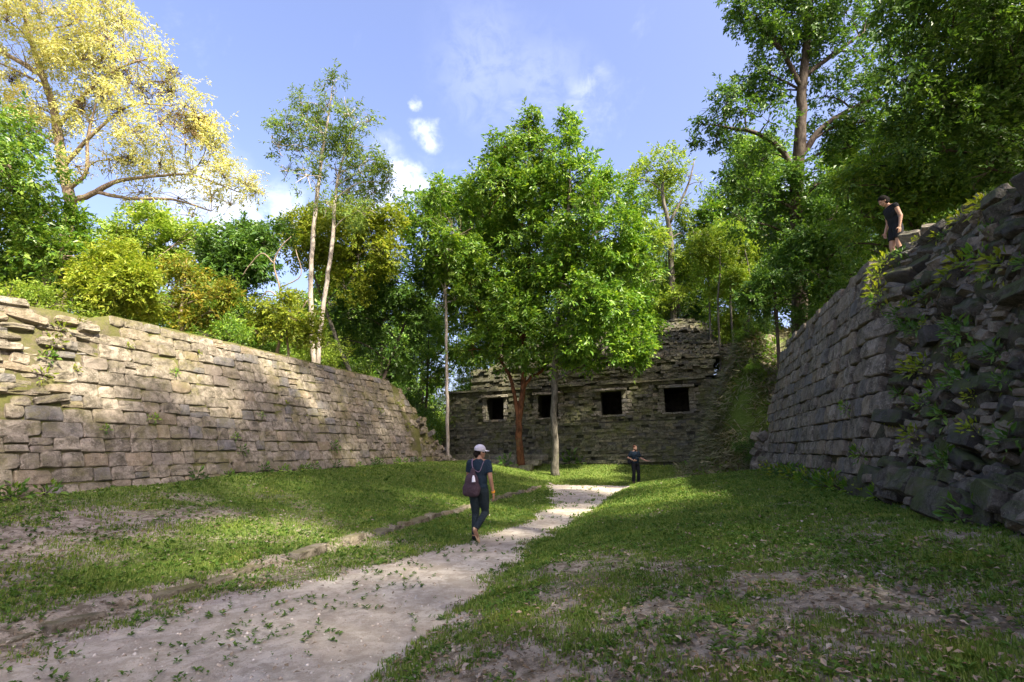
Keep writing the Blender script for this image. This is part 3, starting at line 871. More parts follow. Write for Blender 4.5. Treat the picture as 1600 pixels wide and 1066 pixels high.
def crown_leaves(lobes, n_leaf, L=.24, wr=.45, cl_r=.38, k=12, gap=.35, droop=.25, shell=.55, seed=0, up=.6, flat=1.0):
    """clusters of leaves spread through the lobes (centre, radius); gaps where a noise field is low"""
    g = np.random.default_rng(seed + 100)
    big = list(lobes)
    for c, r in big:
        for q in range(2):
            e = unit(g.normal(size=3)); lobes = lobes + [(c + e * r * .85, r * g.uniform(.35, .6))]
    area = np.array([r ** 2 for _, r in lobes]); area = area / area.sum()
    Cs = []; Ds = []; Ns = []
    for (c, r), a in zip(lobes, area):
        nc = max(4, int(n_leaf * a / k))
        u = unit(g.normal(size=(nc, 3)))
        u[:, 2] = np.where((u[:, 2] < -.2) & (g.random(nc) < .4), -u[:, 2], u[:, 2])
        rad = r * (shell + (1 - shell) * g.random(nc) ** .7) * (1 + .22 * (vnoise(u[:, 0] * 2.3 + c[0] * 3, u[:, 1] * 2.3 + u[:, 2] * 2.7 + c[2], seed) - .5) * 2)
        cc = c + u * rad[:, None] * np.array((1, 1, .88 * flat))
        keep = (vnoise(cc[:, 0] * .9 + cc[:, 1] * .37 + 50, cc[:, 2] * .9 + cc[:, 1] * .51 + 50, seed + 3) * .6 + vnoise(cc[:, 0] * 2.1 + 9, cc[:, 2] * 2.1 + cc[:, 1], seed + 5) * .4) > gap * g.uniform(.75, 1.25, nc)
        cc = cc[keep]; u = u[keep]; nc = len(cc)
        if nc == 0: continue
        q = max(1, round(k / 9)); m = max(5, k // q)                # q twigs per cluster, m leaves set along each
        cc = np.repeat(cc, q, 0) + g.normal(size=(nc * q, 3)) * cl_r * .30; uu = np.repeat(u, q, 0); n_ = nc * q
        t_ = unit(uu * .7 + g.normal(size=(n_, 3)) * .55 + np.array((0, 0, .15 - droop)))
        pn = uu * .35 + g.normal(size=(n_, 3)) * .32; pn[:, 2] += up + .15
        pn = unit(pn - t_ * (pn * t_).sum(1, keepdims=True)); sd = np.cross(t_, pn)
        ln = cl_r * g.uniform(.7, 1.5, n_)
        al = (np.arange(m) + .5) / m; sg = np.where(np.arange(m) % 2, 1.0, -1.0)
        P_ = cc[:, None] + t_[:, None] * (al[None, :, None] - .3) * ln[:, None, None] + g.normal(size=(n_, m, 3)) * cl_r * .07
        P_[..., 2] -= droop * .35 * ln[:, None] * al[None, :] ** 2
        d = t_[:, None] * (.35 + .5 * al[None, :, None]) + sd[:, None] * (sg * (1 - .55 * al))[None, :, None] + g.normal(size=(n_, m, 3)) * .22; d[..., 2] -= droop * .5
        n = pn[:, None] + g.normal(size=(n_, m, 3)) * .24
        Cs.append(P_.reshape(-1, 3)); Ds.append(unit(d).reshape(-1, 3)); Ns.append(unit(n).reshape(-1, 3))
    C = np.concatenate(Cs); D = np.concatenate(Ds); N = np.concatenate(Ns)
    LL = L * np.clip(g.lognormal(-.08, .34, len(C)), .4, 2.0)
    return leaf_arrays(C, D, N, LL, LL * wr)

def limb_mesh(stems, lobes, mb, twigs=5, limb_r=.05, reach=.95, twig_r=.012):
    """stems: list of (points, radii); adds stems, a limb to every lobe and twigs inside it"""
    samples = []
    for pts, rad in stems:
        sp = smooth_poly(pts, 5); rr = np.interp(np.linspace(0, 1, len(sp)), np.linspace(0, 1, len(rad)), rad)
        sp = sp + rng.normal(0, 1, sp.shape) * rr[:, None] * .12
        mb.tube(sp, rr, 9, jit=.07)
        samples += [(p, r) for p, r in zip(sp[2:], rr[2:])]
    for c, r in lobes:
        best = None; bs = 1e9
        for p, q in samples:
            d = np.linalg.norm(c - p); sc = d + max(0, p[2] - c[2] + .25 * d) * 2.0
            if sc < bs: bs = sc; best = (p, q)
        p, q = best; d = np.linalg.norm(c - p)
        if d > .3:
            mid = (p + c) / 2 + np.array((rng.normal(0, .08) * d, rng.normal(0, .08) * d, .10 * d)); 
            sp = smooth_poly([p, mid, c], 4); r0 = min(q * .6, limb_r * (.6 + .25 * d))
            mb.tube(sp, np.linspace(r0, r0 * .4, len(sp)), 6, cap=False)
        else: r0 = limb_r
        for k in range(twigs):
            u = unit(rng.normal(size=3) + np.array((0, 0, .3))); e = c + u * r * reach
            mid = c + u * r * .5 + rng.normal(0, .1, 3) * r
            sp = smooth_poly([c - u * r * .1, mid, e], 3)
            mb.tube(sp, np.linspace(max(twig_r * 1.6, r0 * .35), twig_r * .6, len(sp)), 4, cap=False)

def make_tree(name, label, base, stems, lobes, leaf, bark, n_leaf, group=None, cat='tree', twigs=5, limb_r=.05, extra=None, seed=0, trunk_smooth=True, **kw):
    root = empty(name, tuple(base)); tag(root, label, cat, group); b = np.array(base)
    mb = MB(); limb_mesh([(np.array(p) - b, r) for p, r in stems], [(c - b, r) for c, r in lobes], mb, twigs, limb_r)
    link('trunk', mb.mesh('trunk', trunk_smooth), bark, root)
    v, f = crown_leaves([(c - b, r) for c, r in lobes], n_leaf, seed=seed, **kw)
    link('crown', mesh_np('crown', v, f), leaf, root)
    return root

def pxl(lst, t): return [(at(u, v, t + (q[0] if q else rng.normal(0, r * t / F * .5))), r * t / F) for u, v, r, *q in lst]
def pxs(lst, t): return [at(u, v, t + (q[0] if q else 0)) for u, v, *q in lst]
def on_ground(p, dz=-.15): return np.array((p[0], p[1], Hz(p[0], p[1]) + dz))
def stem(lst, t, ground=True):
    pts = pxs(lst, t)
    if ground: pts[0] = on_ground(pts[0])
    return pts

# tall tree with pale yellow new leaves
t = 25
st = [(stem([(96, 480), (108, 340), (98, 265), (86, 180), (62, 105), (40, 30), (35, -60)], t), [.32, .25, .22, .18, .13, .09, .05]),
      (pxs([(106, 318), (150, 300), (185, 283), (240, 276), (300, 274), (372, 300)], t), [.15, .13, .10, .07, .05, .025]),
      (pxs([(90, 200), (130, 150), (180, 110), (235, 90)], t), [.11, .08, .05, .03]),
      (pxs([(98, 260), (150, 205), (205, 165), (270, 165)], t), [.11, .08, .05, .03]),
      (pxs([(150, 300), (200, 310), (270, 312), (330, 330)], t), [.10, .08, .06, .03]),
      (pxs([(70, 120), (20, 90), (-40, 60)], t), [.15, .1, .06]),
      (pxs([(100, 300), (135, 270), (137, 220), (150, 160)], t), [.12, .09, .07, .04])]
yl = [(60, 20, 60), (10, 30, 60), (120, 30, 55), (170, 60, 55), (215, 95, 50), (255, 130, 46), (290, 165, 42), (318, 200, 36), (335, 225, 26), (150, 120, 50), (200, 150, 45),
      (250, 195, 42), (290, 225, 34), (100, 90, 45), (40, 100, 50), (60, 170, 45), (140, 190, 40), (200, 225, 42), (250, 255, 40), (300, 265, 38), (350, 275, 36), (385, 290, 26), (400, 300, 16),
      (330, 310, 28), (280, 310, 32), (220, 300, 34), (170, 250, 36), (360, 320, 20), (230, 340, 26), (300, 338, 22), (20, 200, 45), (190, 30, 30), (160, 0, 40), (120, 260, 30), (-50, 80, 70), (40, -50, 80), (120, -50, 60)]
tr = make_tree('yellow_leaved_tree', 'huge tree hung with pale yellow young leaves above the ruined end of the left wall', st[0][0][0], st, pxl(yl, t), L_YELLOW, B_TAN, 110000, seed=1, L=.135, wr=.38, cl_r=.44, k=18, gap=.45, twigs=9, shell=.3, droop=.4)
ep = MB(); eb = np.array(tr.location); vs = []; fs = []
for u, v, r in [(150, 95, 16), (168, 112, 14), (250, 138, 18), (268, 150, 12), (280, 188, 16), (215, 205, 14), (170, 85, 12), (190, 120, 14), (120, 100, 14), (225, 145, 12), (300, 205, 12), (20, 122, 12), (130, 165, 9), (185, 175, 12), (250, 180, 15), (160, 150, 11), (270, 115, 10), (90, 210, 10), (200, 250, 9), (310, 190, 8), (110, 65, 12)]:
    c = at(u, v, t + rng.normal(0, .6)) - eb
    vv, ff = crown_leaves([(c, r * t / F * .8)], 320, L=.2, wr=.14, cl_r=.22, k=14, gap=0, droop=.1, shell=.1, seed=int(u))
    fs.append(ff + sum(len(q) for q in vs)); vs.append(vv)
link('air_plants', mesh_np('air_plants', np.concatenate(vs), np.concatenate(fs)), L_DRY, tr)

# dark bushy tree at the ruined end of the left wall
t = 18.5
st = [(stem([(72, 480), (78, 440), (70, 400), (40, 340), (20, 260)], t), [.26, .22, .18, .12, .06]), (pxs([(78, 440), (110, 420), (140, 390)], t), [.14, .09, .05])]
dl = [(-20, 210, 60), (10, 260, 60), (50, 290, 48), (0, 330, 70), (60, 350, 52), (95, 350, 38), (30, 400, 66), (90, 400, 46), (120, 390, 32), (70, 435, 38), (0, 450, 46), (110, 425, 32), (-60, 300, 90), (-60, 420, 80), (20, 470, 24)]
make_tree('broadleaf_tree', 'dense deep green tree with a short brown trunk above the rubble wall', st[0][0][0], st, pxl(dl, t), L_GREEN, B_TAN, 62000, seed=2, L=.135, wr=.52, cl_r=.36, k=20, gap=.32)

# tree with twin white trunks
t = 22
st = [(stem([(493, 572), (487, 520), (485, 450), (489, 370), (497, 295), (503, 240), (512, 190), (520, 130)], t), [.125, .11, .10, .09, .08, .065, .04, .02]),
      (stem([(497, 572), (500, 520), (511, 440), (520, 370), (523, 320), (530, 270), (548, 210), (560, 190)], t), [.105, .10, .09, .08, .07, .055, .035, .02])]
tl = [(520, 130, 20), (512, 165, 30), (470, 160, 16), (545, 180, 30), (480, 195, 34), (450, 205, 28), (430, 195, 14), (435, 228, 24), (465, 235, 34), (505, 220, 38), (550, 225, 38), (575, 190, 20), (590, 260, 18), (570, 255, 34), (525, 265, 36), (480, 275, 28), (450, 268, 18), (545, 300, 36), (585, 300, 26), (605, 285, 12), (510, 315, 28), (560, 330, 28), (600, 265, 16)]
make_tree('twin_trunk_tree', 'slender tree with two pale bare trunks and an airy crown behind the left wall', st[0][0][0], st, pxl(tl, t), L_GREY, B_PALE, 25000, seed=3, L=.13, wr=.34, cl_r=.36, k=12, gap=.42, shell=.2, twigs=6, limb_r=.028)

# small forked tree with pale bare limbs
t = 20.3
st = [(stem([(428, 560), (440, 525), (452, 500), (470, 485), (480, 470)], t), [.08, .06, .05, .035, .02]), (stem([(455, 560), (446, 500), (437, 450), (428, 412), (440, 385), (455, 370)], t), [.045, .04, .035, .03, .024, .015]),
      (pxs([(428, 412), (410, 396), (392, 412), (378, 432)], t), [.028, .024, .02, .012]), (pxs([(437, 450), (470, 430), (462, 390)], t), [.026, .02, .013]), (pxs([(440, 470), (420, 455), (405, 470)], t), [.03, .025, .015])]
fl = [(462, 500, 26), (440, 515, 22), (478, 525, 22), (420, 500, 22), (400, 520, 20), (490, 495, 14), (455, 470, 20), (410, 480, 16)]
make_tree('forked_tree', 'small crooked tree with bare pale forked limbs left of the twin white trunks', st[0][0][0], st, pxl(fl, t), L_LIME, B_TAN, 9000, seed=4, L=.12, wr=.5, cl_r=.32, k=9, gap=.36, shell=.3, twigs=4, limb_r=.02)

# slender pale pole-like trunk beside the far end of the left wall
t = 27.5
st = [(stem([(700, 718), (699, 640), (698, 560), (697, 485), (696, 440), (700, 390)], t), [.095, .09, .085, .08, .06, .03])]
pl = [(690, 330, 40), (650, 330, 32), (720, 320, 36), (665, 370, 36), (705, 380, 38), (690, 430, 36), (655, 405, 26), (735, 350, 34), (640, 350, 20), (730, 400, 34), (690, 300, 24), (735, 300, 20)]
pl = [(u, v, r, rng.normal(1.0, 1.3)) for u, v, r in pl] + [(694, 455, 24, -.3), (700, 415, 26, -.8), (680, 475, 18, .4), (712, 470, 18, .2), (696, 390, 26, -.9)]
tr = make_tree('slender_tree', 'tree with a thin straight pole-like pale trunk between the left wall and the temple', st[0][0][0], st, pxl(pl, t), L_GREEN, B_PALE, 32000, seed=5, L=.19, wr=.45, cl_r=.48, k=20, gap=.36, shell=.62)
mb = MB(); b = np.array(tr.location)
for k in range(26):
    a = at(712 + rng.normal(0, 5), 368 + rng.normal(0, 4), t - .6) - b; e = at(692 + rng.normal(0, 18), 352 + rng.normal(0, 12), t - .8 + rng.normal(0, .4)) - b
    mb.tube(smooth_poly([a, (a + e) / 2 + rng.normal(0, .08, 3), e], 3), [.02, .015, .013, .01, .009, .007, .005][:len(smooth_poly([a, a, e], 3))], 4, cap=False)
link('dead_twigs', mb.mesh('dead_twigs'), B_TAN, tr)

# the two trees in front of the temple
t = 28.6
st = [(stem([(816, 738), (812, 700), (811, 660), (817, 610), (818, 570), (820, 500), (826, 420), (828, 330), (826, 230), (825, 180)], t), [.25, .20, .18, .15, .14, .12, .10, .08, .05, .02]),
      (pxs([(812, 668), (804, 620), (797, 590), (782, 562), (765, 520), (740, 470)], t), [.13, .11, .10, .08, .06, .03]),
      (pxs([(818, 606), (830, 590), (850, 576), (858, 545), (880, 500)], t), [.10, .09, .08, .06, .03]),
      (pxs([(819, 540), (800, 480), (770, 420), (745, 390)], t), [.10, .08, .06, .03])]
cl = [(826, 188, 15), (820, 215, 26), (790, 230, 24), (848, 235, 24), (775, 255, 24), (810, 262, 36), (785, 300, 44), (845, 300, 44), (755, 345, 40), (815, 350, 52), (865, 345, 36), (725, 400, 34), (775, 405, 46), (835, 410, 48), (705, 430, 22), (735, 445, 36), (795, 465, 48), (850, 470, 42), (720, 490, 30), (760, 510, 42), (815, 525, 44), (740, 545, 26), (785, 560, 26), (850, 545, 28), (700, 400, 20), (690, 445, 14), (770, 285, 26), (828, 560, 20)]
make_tree('red_trunk_tree', 'big leafy tree on a reddish forked trunk before the second temple doorway', st[0][0][0], st, pxl(cl, t), L_GREEN, B_RED, 88000, seed=6, L=.195, wr=.44, cl_r=.46, k=30, gap=.36, shell=.68)
t = 27
st = [(stem([(869, 746), (867, 690), (866, 620), (867, 560), (872, 480), (885, 380), (890, 280), (889, 180)], t), [.24, .18, .17, .16, .14, .11, .07, .02]),
      (pxs([(880, 430), (915, 380), (950, 350), (985, 340)], t), [.10, .08, .06, .03]), (pxs([(872, 500), (920, 470), (970, 460)], t), [.09, .07, .04])]
gl = [(866, 330, 30), (864, 295, 24), (870, 385, 36), (866, 445, 38), (850, 410, 34), (840, 290, 26), (889, 180, 11), (889, 205, 17), (892, 235, 24), (880, 260, 22), (925, 262, 22), (945, 275, 16), (900, 285, 36), (930, 320, 36), (965, 315, 36), (990, 325, 24), (900, 350, 44), (955, 365, 44), (985, 375, 28), (905, 410, 44), (955, 425, 46), (995, 420, 26), (905, 470, 42), (950, 485, 46), (990, 480, 32), (1010, 510, 22), (890, 530, 34), (940, 535, 40), (985, 535, 34), (1005, 548, 20), (915, 560, 20), (870, 560, 18), (1000, 560, 14), (868, 420, 30)]
make_tree('grey_trunk_tree', 'leafy tree on a straight grey trunk standing right of the reddish trunk', st[0][0][0], st, pxl(gl, t), L_GREEN, B_GREY, 84000, seed=7, L=.195, wr=.44, cl_r=.46, k=30, gap=.36, shell=.68)

# airy light tree above the temple roof
t = 40
st = [(stem([(1052, 520), (1050, 440), (1046, 360), (1035, 300), (1045, 250)], t), [.28, .24, .2, .12, .05]), (pxs([(1046, 350), (1075, 290), (1085, 250)], t), [.12, .08, .04])]
al = [(1040, 250, 26), (1010, 270, 24), (1075, 275, 24), (1095, 285, 12), (1030, 300, 30), (1075, 320, 26), (1045, 350, 34), (1010, 370, 30), (1080, 370, 28), (1040, 410, 34), (1075, 430, 30), (1015, 440, 30), (985, 280, 14), (1060, 470, 26), (1030, 480, 24)]
make_tree('airy_tree', 'tall pale green open-crowned tree rising behind the temple roof', st[0][0][0], st, pxl(al, t), L_LIGHT, B_GREY, 34000, seed=8, L=.22, wr=.45, cl_r=.6, k=10, gap=.40, shell=.35)

# great tree behind the right wall
t = 25
st = [(stem([(1247, 560), (1246, 430), (1244, 320), (1250, 220), (1254, 140), (1262, 50), (1270, -40)], t), [.42, .34, .30, .27, .22, .17, .1]),
      (pxs([(1246, 300), (1225, 240), (1185, 210), (1140, 200), (1110, 195)], t), [.16, .13, .10, .07, .03]), (pxs([(1248, 250), (1285, 200), (1330, 170), (1380, 150)], t), [.17, .13, .1, .05]),
      (pxs([(1254, 140), (1215, 70), (1180, 30), (1150, 0)], t), [.13, .1, .07, .04]), (pxs([(1256, 120), (1310, 80), (1350, 50)], t), [.12, .09, .05]), (pxs([(1244, 330), (1210, 310), (1180, 300)], t), [.10, .08, .04])]
bl = [(1150, 12, 22), (1180, 20, 34), (1160, 45, 14), (1225, 20, 40), (1270, 15, 46), (1320, 20, 46), (1370, 20, 46), (1210, 70, 34), (1250, 85, 34), (1300, 85, 44), (1350, 90, 46), (1190, 110, 24), (1140, 150, 34), (1120, 175, 26), (1100, 195, 18), (1085, 215, 10), (1170, 165, 36), (1200, 190, 34), (1150, 205, 30), (1120, 220, 20), (1215, 140, 28), (1290, 150, 36), (1330, 150, 42), (1200, 240, 30), (1160, 250, 26), (1290, 215, 34), (1330, 230, 38), (1145, 285, 22), (1185, 300, 36), (1230, 290, 30), (1275, 290, 38), (1320, 300, 40), (1390, 90, 44), (1385, 160, 40), (1395, 30, 46), (1350, 190, 30), (1210, 350, 38), (1160, 345, 26), (1270, 360, 40), (1240, -40, 60), (1340, -40, 70)]
make_tree('great_tree', 'towering tree with a thick dark trunk and wide ragged crown behind the right wall', st[0][0][0], st, pxl(bl, t), L_DEEP, B_DARK, 84000, seed=9, L=.175, wr=.48, cl_r=.46, k=20, gap=.42, shell=.5, limb_r=.06)

# dark crowns over the right wall
t = 15.5
st = [(stem([(1700, 300), (1640, 180), (1580, 90), (1540, 0)], t), [.3, .24, .16, .08]), (pxs([(1640, 180), (1560, 190), (1480, 160)], t), [.16, .11, .05]), (pxs([(1600, 120), (1520, 70), (1450, 60)], t), [.14, .1, .04])]
kl = [(1430, 30, 50), (1490, 40, 60), (1560, 40, 70), (1610, 110, 70), (1440, 90, 44), (1500, 120, 60), (1560, 150, 62), (1460, 170, 44), (1410, 130, 36), (1520, 210, 52), (1590, 230, 58), (1480, 235, 40), (1550, 265, 36), (1610, 280, 30), (1420, 200, 34), (1640, 0, 90), (1480, -40, 80)]
make_tree('overhanging_tree', 'very dark tree hanging over the rubble end of the right wall', st[0][0][0], st, pxl(kl, t), L_DEEP, B_DARK, 56000, seed=10, L=.14, wr=.48, cl_r=.38, k=18, gap=.38)
t = 18
st = [(stem([(1440, 420), (1430, 340), (1420, 280), (1400, 220)], t), [.14, .12, .09, .04])]
kl = [(1400, 235, 36), (1360, 255, 32), (1440, 250, 40), (1330, 290, 30), (1380, 300, 40), (1430, 310, 44), (1480, 300, 40), (1350, 340, 34), (1400, 350, 36), (1330, 380, 26), (1540, 300, 36)]
make_tree('understory_tree', 'low dark green tree behind the person standing on the right wall', st[0][0][0], st, pxl(kl, t), L_GREEN, B_DARK, 30000, seed=12, L=.14, wr=.46, cl_r=.38, k=18, gap=.42)
t = 23
st = [(stem([(1300, 500), (1296, 440), (1290, 380), (1300, 330)], t), [.13, .11, .08, .04]), (stem([(1205, 540), (1212, 480), (1205, 430)], t), [.08, .07, .04])]
kl = [(1300, 340, 34), (1260, 380, 36), (1310, 390, 36), (1230, 420, 34), (1280, 430, 36), (1330, 430, 28), (1200, 450, 30), (1250, 465, 34), (1300, 465, 32), (1210, 490, 26), (1175, 470, 20), (1260, 500, 22)]
make_tree('understory_tree', 'dark bushy tree at the foot of the great tree behind the right wall top', st[0][0][0], st, pxl(kl, t), L_DEEP, B_DARK, 36000, seed=13, L=.155, wr=.46, cl_r=.4, k=18, gap=.42)
# light thin trees in the gap right of the temple
t = 33
st = [(stem([(u, 530), (u + rng.normal(0, 4), 480), (u + rng.normal(0, 8), 430), (u + rng.normal(0, 12), 390)], t + rng.normal(0, 1)), [.07, .06, .05, .02]) for u in (1103, 1122, 1146, 1168)]
kl = [(1105, 380, 24), (1140, 370, 26), (1125, 410, 28), (1165, 400, 24), (1100, 430, 22), (1150, 440, 24), (1180, 425, 18), (1120, 455, 16), (1090, 400, 18)]
make_tree('sapling_clump', 'clump of thin pale-stemmed saplings on the bank beyond the temple corner', st[0][0][0], st, pxl(kl, t), L_LIGHT, B_GREY, 20000, seed=14, L=.175, wr=.42, cl_r=.45, k=9, gap=.42, shell=.3)

def behind(u, t, p0=-9.3):
    while True:
        q = at(u, 560, t)
        if SPc(q[0], q[1])[1] < p0 or t > 40: return t
        t += .25
# shrubs and trees crowding the top of the left wall
for i, (lbl, tt, bu, bv, lob, lm, bk, n) in enumerate([
    ('feathery lime green bush topping the rubble wall beside the brown trunk', 17.5, 165, 490, [(150, 440, 34), (185, 410, 34), (195, 455, 36), (160, 480, 22), (220, 480, 24), (130, 470, 20), (215, 430, 20)], L_LIME, B_PALE, 15000),
    ('bush with yellow and rusty leaf tips above the squared end of the left wall', 18.5, 300, 520, [(290, 430, 30), (310, 460, 32), (275, 480, 26), (330, 490, 24), (300, 505, 18), (345, 465, 20)], L_RUST, B_TAN, 10000),
    ('mid green rounded tree under the yellow crown', 23, 260, 500, [(230, 360, 38), (270, 385, 44), (215, 400, 36), (300, 370, 34), (250, 430, 40), (320, 410, 34), (180, 370, 34), (340, 450, 30), (230, 470, 30)], L_LIGHT, B_TAN, 26000),
    ('dark green tree between the yellow crown and the pale forked limbs', 22, 370, 520, [(355, 385, 34), (385, 370, 30), (360, 430, 38), (400, 420, 30), (370, 470, 36), (335, 400, 26), (410, 380, 24), (390, 500, 24), (430, 370, 26)], L_DEEP, B_DARK, 20000),
    ('light green spreading tree directly behind the twin white trunks', 25, 560, 560, [(540, 350, 38), (580, 360, 36), (500, 365, 32), (465, 355, 28), (610, 345, 24), (560, 400, 40), (515, 410, 34), (600, 395, 30), (470, 390, 30), (540, 450, 34)], L_LIME, B_GREY, 26000),
    ('dark shadowy tree above the middle of the left wall top', 23.5, 590, 590, [(580, 450, 36), (620, 440, 36), (550, 490, 34), (600, 500, 40), (640, 490, 34), (570, 540, 30), (630, 545, 34), (655, 450, 26), (530, 530, 24)], L_DEEP, B_DARK, 24000),
    ('green bush spilling over the broken far end of the left wall', 26.5, 650, 640, [(655, 560, 26), (680, 590, 22), (640, 585, 18), (690, 550, 24), (670, 520, 26), (720, 560, 24)], L_GREEN, B_DARK, 11000)]):
    tt = behind(bu, tt); base = on_ground(at(bu, bv, tt)); lb = pxl(lob, tt); top = max(lb, key=lambda q: q[0][2])[0]
    make_tree('shrub' if 'bush' in lbl else 'broadleaf_tree', lbl, base, [([base, base * .6 + top * .4 + rng.normal(0, .2, 3) * (1, 1, 0), top], [.12, .09, .03])], lb, lm, bk, int(n * 1.6), cat='shrub' if 'bush' in lbl else 'tree', seed=30 + i, L=.13 if tt < 21 else .155, wr=.45, cl_r=.38, k=18, gap=.37, shell=.4, limb_r=.04)

# ---- forest behind: a few kinds, copied
def variant(kind, seed, leaf, bark, h, cr, n, L, low=.25):
    g = np.random.default_rng(seed)
    lobes = []
    for k in range(30):
        z = h * g.uniform(low, .95); rr = cr * math.sqrt(max(.1, 1 - ((z / h - .58) / .5) ** 2)) * g.uniform(.2, 1)
        a = g.uniform(0, 6.28); lobes.append((np.array((rr * math.cos(a), rr * math.sin(a), z)), cr * g.uniform(.16, .40)))
    lobes.append((np.array((0, 0, h * .93)), cr * .35))
    root = empty(kind)
    mb = MB(); limb_mesh([([(0, 0, -.4), (g.normal(0, .15), g.normal(0, .15), h * .3), (g.normal(0, .3), g.normal(0, .3), h * .65), (0, 0, h * .95)], [h * .017, h * .014, h * .009, .03])], lobes, mb, 5, .06)
    link('trunk', mb.mesh('trunk', True), bark, root)
    v, f = crown_leaves(lobes, n, seed=seed, L=L, wr=.44, cl_r=.60, k=24, gap=.40, shell=.45)
    link('crown', mesh_np('crown', v, f), leaf, root)
    return root
VAR = [variant('forest_tree', 51, L_GREEN, B_GREY, 14, 3.6, 36000, .22), variant('forest_tree', 52, L_DEEP, B_DARK, 15, 4.0, 38000, .22), variant('forest_tree', 53, L_LIGHT, B_PALE, 13, 3.2, 28000, .20, .4), variant('forest_tree', 54, L_GREEN, B_DARK, 16, 3.4, 33000, .22, .35),
       variant('forest_tree', 55, L_GREEN, B_GREY, 15, 4.2, 6500, .28, .4), variant('forest_tree', 56, L_GREEN, B_DARK, 16, 4.4, 6500, .28, .45)]
BUSH = [variant('forest_shrub', 61, L_GREEN, B_DARK, 3.2, 1.8, 13000, .14, .1), variant('forest_shrub', 62, L_LIGHT, B_DARK, 2.8, 1.6, 12000, .14, .1), variant('forest_shrub', 63, L_DEEP, B_DARK, 3.4, 1.9, 13000, .14, .1)]
LOOK_T = ['mid green grey-trunked', 'deep green dark-trunked', 'light green pale-trunked', 'narrow green dark-trunked']; LOOK_S = ['mid green', 'light green', 'deep green']
used = set()
def put(kind, i, x, y, sc, label, group, cat='tree', sz=1.0):
    src = kind[i]; o = src if src.name not in used else copy_thing(src)
    used.add(src.name)
    o.location = (x, y, Hz(x, y) - .1); o.rotation_euler = (0, 0, random.uniform(0, 6.28)); o.scale = (sc, sc, sc * sz)
    tag(o, label, cat, group); return o

def scatter(n, sr, pr, kinds, scr, label, group, mind, cat='tree', pool=VAR, ok=None, sz=1.0):
    pts = []; tries = 0
    while len(pts) < n and tries < 8000:
        tries += 1
        s = random.uniform(*sr); p = random.uniform(*pr)
        x, y = W(s, p)
        if ok and not ok(s, p, x, y): continue
        if any((x - a) ** 2 + (y - b) ** 2 < mind ** 2 for a, b in pts): continue
        pts.append((x, y)); i = random.choice(kinds)
        put(pool, i, x, y, random.uniform(*scr), (LOOK_T if pool is VAR else LOOK_S)[i] + ' ' + label, group, cat, random.uniform(.9, 1.15) * sz)
def inview(x, y): return y > 0 and abs(x) < 1.15 * y
scatter(13, (28, 50), (-32, -12), [0, 1, 2, 3], (.8, 1.15), 'forest tree in the dense wood beyond the left wall', 'trees of the wood beyond the left wall', 3.6, ok=lambda s, p, x, y: inview(x, y))
scatter(12, (12, 34), (-36, -17), [0, 1, 2, 2], (.6, .8), 'forest tree behind the shrubs on the left mound', 'trees on the mound of the left wall', 3.2, ok=lambda s, p, x, y: inview(x, y) and math.hypot(x, y) > (34 if x < -.45 * y else 27))
scatter(14, (40, 62), (-12, 14), [0, 1, 3], (.8, 1.15), 'forest tree rising behind the roof of the temple', 'trees behind the temple', 4.0, ok=lambda s, p, x, y: inview(x, y))
scatter(12, (26, 50), (15, 38), [1, 0, 2, 1], (.7, 1.0), 'forest tree on the bank right of the temple', 'trees on the bank right of the temple', 4.0, ok=lambda s, p, x, y: inview(x, y) and p > 14)
scatter(13, (5, 22), (16.5, 30), [1, 1, 3], (.65, .95), 'forest tree on the mound behind the right wall', 'trees on the mound of the right wall', 3.4, ok=lambda s, p, x, y: inview(x, y) and math.hypot(x, y) > 15)
scatter(16, (26, 40), (-24, -10), [0, 1, 2], (.7, 1.2), 'low shrub in the undergrowth beyond the left wall', 'undergrowth shrubs beyond the left wall', 1.7, 'shrub', BUSH, ok=lambda s, p, x, y: inview(x, y))
scatter(14, (36, 44), (-9, 13), [0, 1, 2], (.7, 1.2), 'low shrub among the trunks above the temple roof', 'shrubs behind the temple roof', 1.7, 'shrub', BUSH, ok=lambda s, p, x, y: s > 42 or p > 9)
scatter(16, (14, 30), (12.5, 22), [2, 2, 0], (.6, 1.0), 'shrub growing along the top of the right mound', 'shrubs on the right mound', 1.6, 'shrub', BUSH, ok=lambda s, p, x, y: inview(x, y) and not (s < 22 and p < 14.5))
scatter(9, (6, 24), (-13, -9.6), [0, 1, 1], (.5, .85), 'low shrub rooted on top of the left wall mound', 'shrubs on top of the left wall', 1.7, 'shrub', BUSH, ok=lambda s, p, x, y: inview(x, y))
scatter(16, (27.5, 38), (-16, -9.8), [0, 1, 2], (.8, 1.3), 'shrub crowding the broken far end of the left wall', 'shrubs at the far end of the left wall', 1.2, 'shrub', BUSH)
scatter(13, (24.5, 33), (9.2, 14.5), [0, 1, 2, 2], (.2, .38), 'low bush rooted on the steep bank beside the temple', 'bushes on the bank beside the temple', .9, 'shrub', BUSH)
